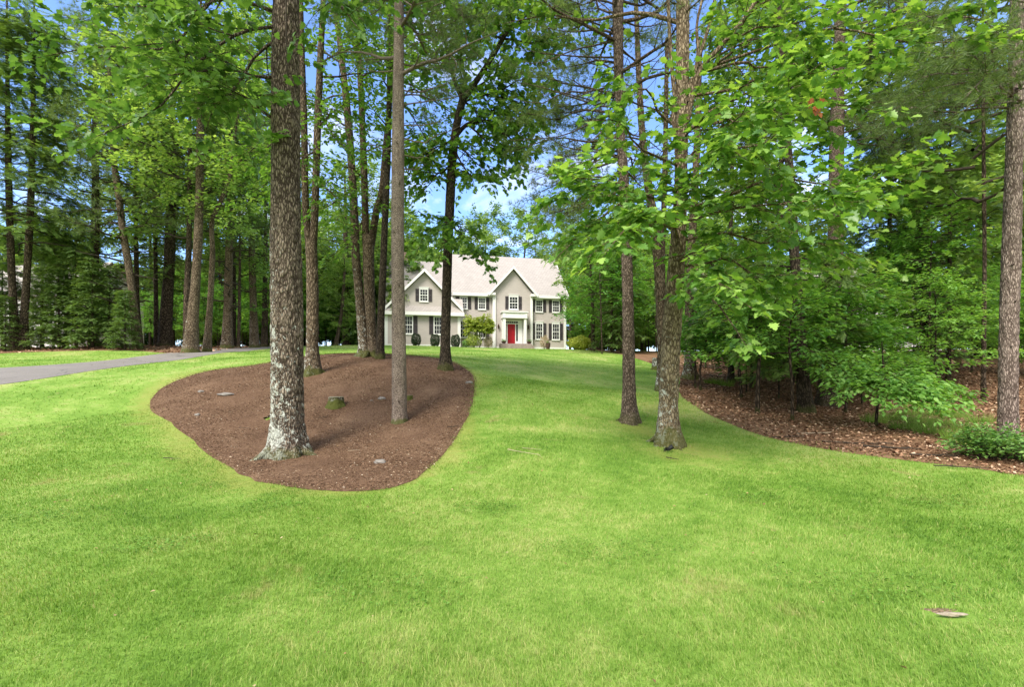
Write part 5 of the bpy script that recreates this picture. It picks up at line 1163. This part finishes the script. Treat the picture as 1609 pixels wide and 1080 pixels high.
twig(515,738,.12,1.2,.005,4,'tiny upright-lying stick near the front of the mulch',0,'pale_twig')
twig(385,676,.3,-.2,.008,5,'dark twig on the mulch left of the thick oak',2)
twig(714,673,.3,.2,.008,6,'brown stick at the right rim of the mulch island',1)
twig(270,724,.35,-.1,.010,7,'dark rotten twig on thin grass left of the island',1)
twig(508,658,.25,.2,.006,8,'grey forked twig on mulch below the mossy stump',2)
twig(1278,683,1.0,.35,.014,9,'long pale branch at the lawn edge of the leaf litter',2,'pale_twig')
twig(1350,700,1.3,-.25,.014,10,'long dark branch lying along the leaf litter edge',4)
twig(1400,707,.9,-.3,.02,11,'thick broken branch in the reddish leaf litter',3)
twig(1470,719,.8,-.2,.018,12,'dark branch piece in the reddish litter near the shrub',2)
twig(1240,690,.8,.1,.010,13,'thin branch on the litter below the thin saplings',2)
twig(1510,738,.7,-.3,.012,14,'brown branch piece at the left foot of the leafy shrub',2)
twig(1145,595,2.2,-.7,.02,15,'long fallen branch on the litter slope behind the saplings',4)
twig(1057,724,.22,-.5,.010,16,'dark root-like twig on worn grass below the lawn maple',1)
# garden spotlight lying at the maple's foot
b = G(1048,711); e = empty('garden_spotlight', b+[0,0,.03], .5, 'small black garden spotlight at the foot of the big-leaved lawn maple', 'spotlight')
hd = MB().lathe([(.012,0),(.035,.02),(.045,.09),(.05,.10),(.04,.10),(.035,.085)],0,0,14).build('lamp_head', M['black'], e, (.03,0,.02)); hd.rotation_euler=(.5,.9,0)
MB().box(-.075,-.005,-.008,.008,.0,.012).box(-.078,-.066,-.008,.008,-.05,.05).build('spike', M['black'], e)
MB().box(-.02,.04,-.03,-.024,0,.055).box(-.02,.04,.024,.03,0,.055).build('bracket', M['black'], e)
print('small things', round(time.time()-T0,1))

# ------------------------------------------------------------------ sky, sun, camera
SUN_EL, SUN_AZ = math.radians(48), math.radians(208)      # azimuth clockwise from +Y: behind the camera, a little left
w = bpy.data.worlds.new('World'); bpy.context.scene.world = w; w.use_nodes = True
nt = w.node_tree; bg = nt.nodes['Background']; sk = nt.nodes.new('ShaderNodeTexSky'); sk.sky_type = 'NISHITA'; sk.sun_disc = False
sk.sun_elevation = SUN_EL; sk.sun_rotation = SUN_AZ; sk.air_density = 1.0; sk.dust_density = 1.0; sk.ozone_density = 2.2
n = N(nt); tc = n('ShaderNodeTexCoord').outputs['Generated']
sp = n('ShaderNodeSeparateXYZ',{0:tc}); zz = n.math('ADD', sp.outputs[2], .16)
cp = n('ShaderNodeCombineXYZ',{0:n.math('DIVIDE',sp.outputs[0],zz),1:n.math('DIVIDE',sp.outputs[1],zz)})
back = n.mapr(sp.outputs[1], .35, -.35, 0, .34)  # extra unseen cloud cover added behind the camera as neutral fill light
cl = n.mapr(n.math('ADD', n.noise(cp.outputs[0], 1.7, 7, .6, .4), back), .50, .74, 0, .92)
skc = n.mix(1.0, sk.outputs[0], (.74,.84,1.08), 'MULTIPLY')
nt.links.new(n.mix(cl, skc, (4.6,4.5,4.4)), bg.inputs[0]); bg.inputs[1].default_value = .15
sl = bpy.data.lights.new('sun','SUN'); sl.energy = 2.35; sl.angle = math.radians(24); sl.color = (1,.93,.82)
so = bpy.data.objects.new('sun', sl); C.objects.link(so)
from mathutils import Vector
dv = Vector((math.sin(SUN_AZ)*math.cos(SUN_EL), math.cos(SUN_AZ)*math.cos(SUN_EL), math.sin(SUN_EL)))
so.rotation_euler = dv.to_track_quat('Z','Y').to_euler(); so.location = dv*60
cd = bpy.data.cameras.new('camera'); co = bpy.data.objects.new('camera', cd); C.objects.link(co)
co.location = (0,0,EYE); co.rotation_euler = (PI/2,0,0); cd.sensor_width = 36; cd.lens = F/1609*36; cd.shift_y = (HY-540)/1609; cd.clip_end = 2000
sc = bpy.context.scene; sc.camera = co
sc.view_settings.view_transform = 'Standard'; sc.view_settings.look = 'None'; sc.view_settings.exposure = 1.42; sc.view_settings.gamma = 1
sc.cycles.max_bounces = 8; sc.cycles.diffuse_bounces = 5; sc.cycles.transmission_bounces = 5; sc.cycles.glossy_bounces = 2
print('done', round(time.time()-T0,1))
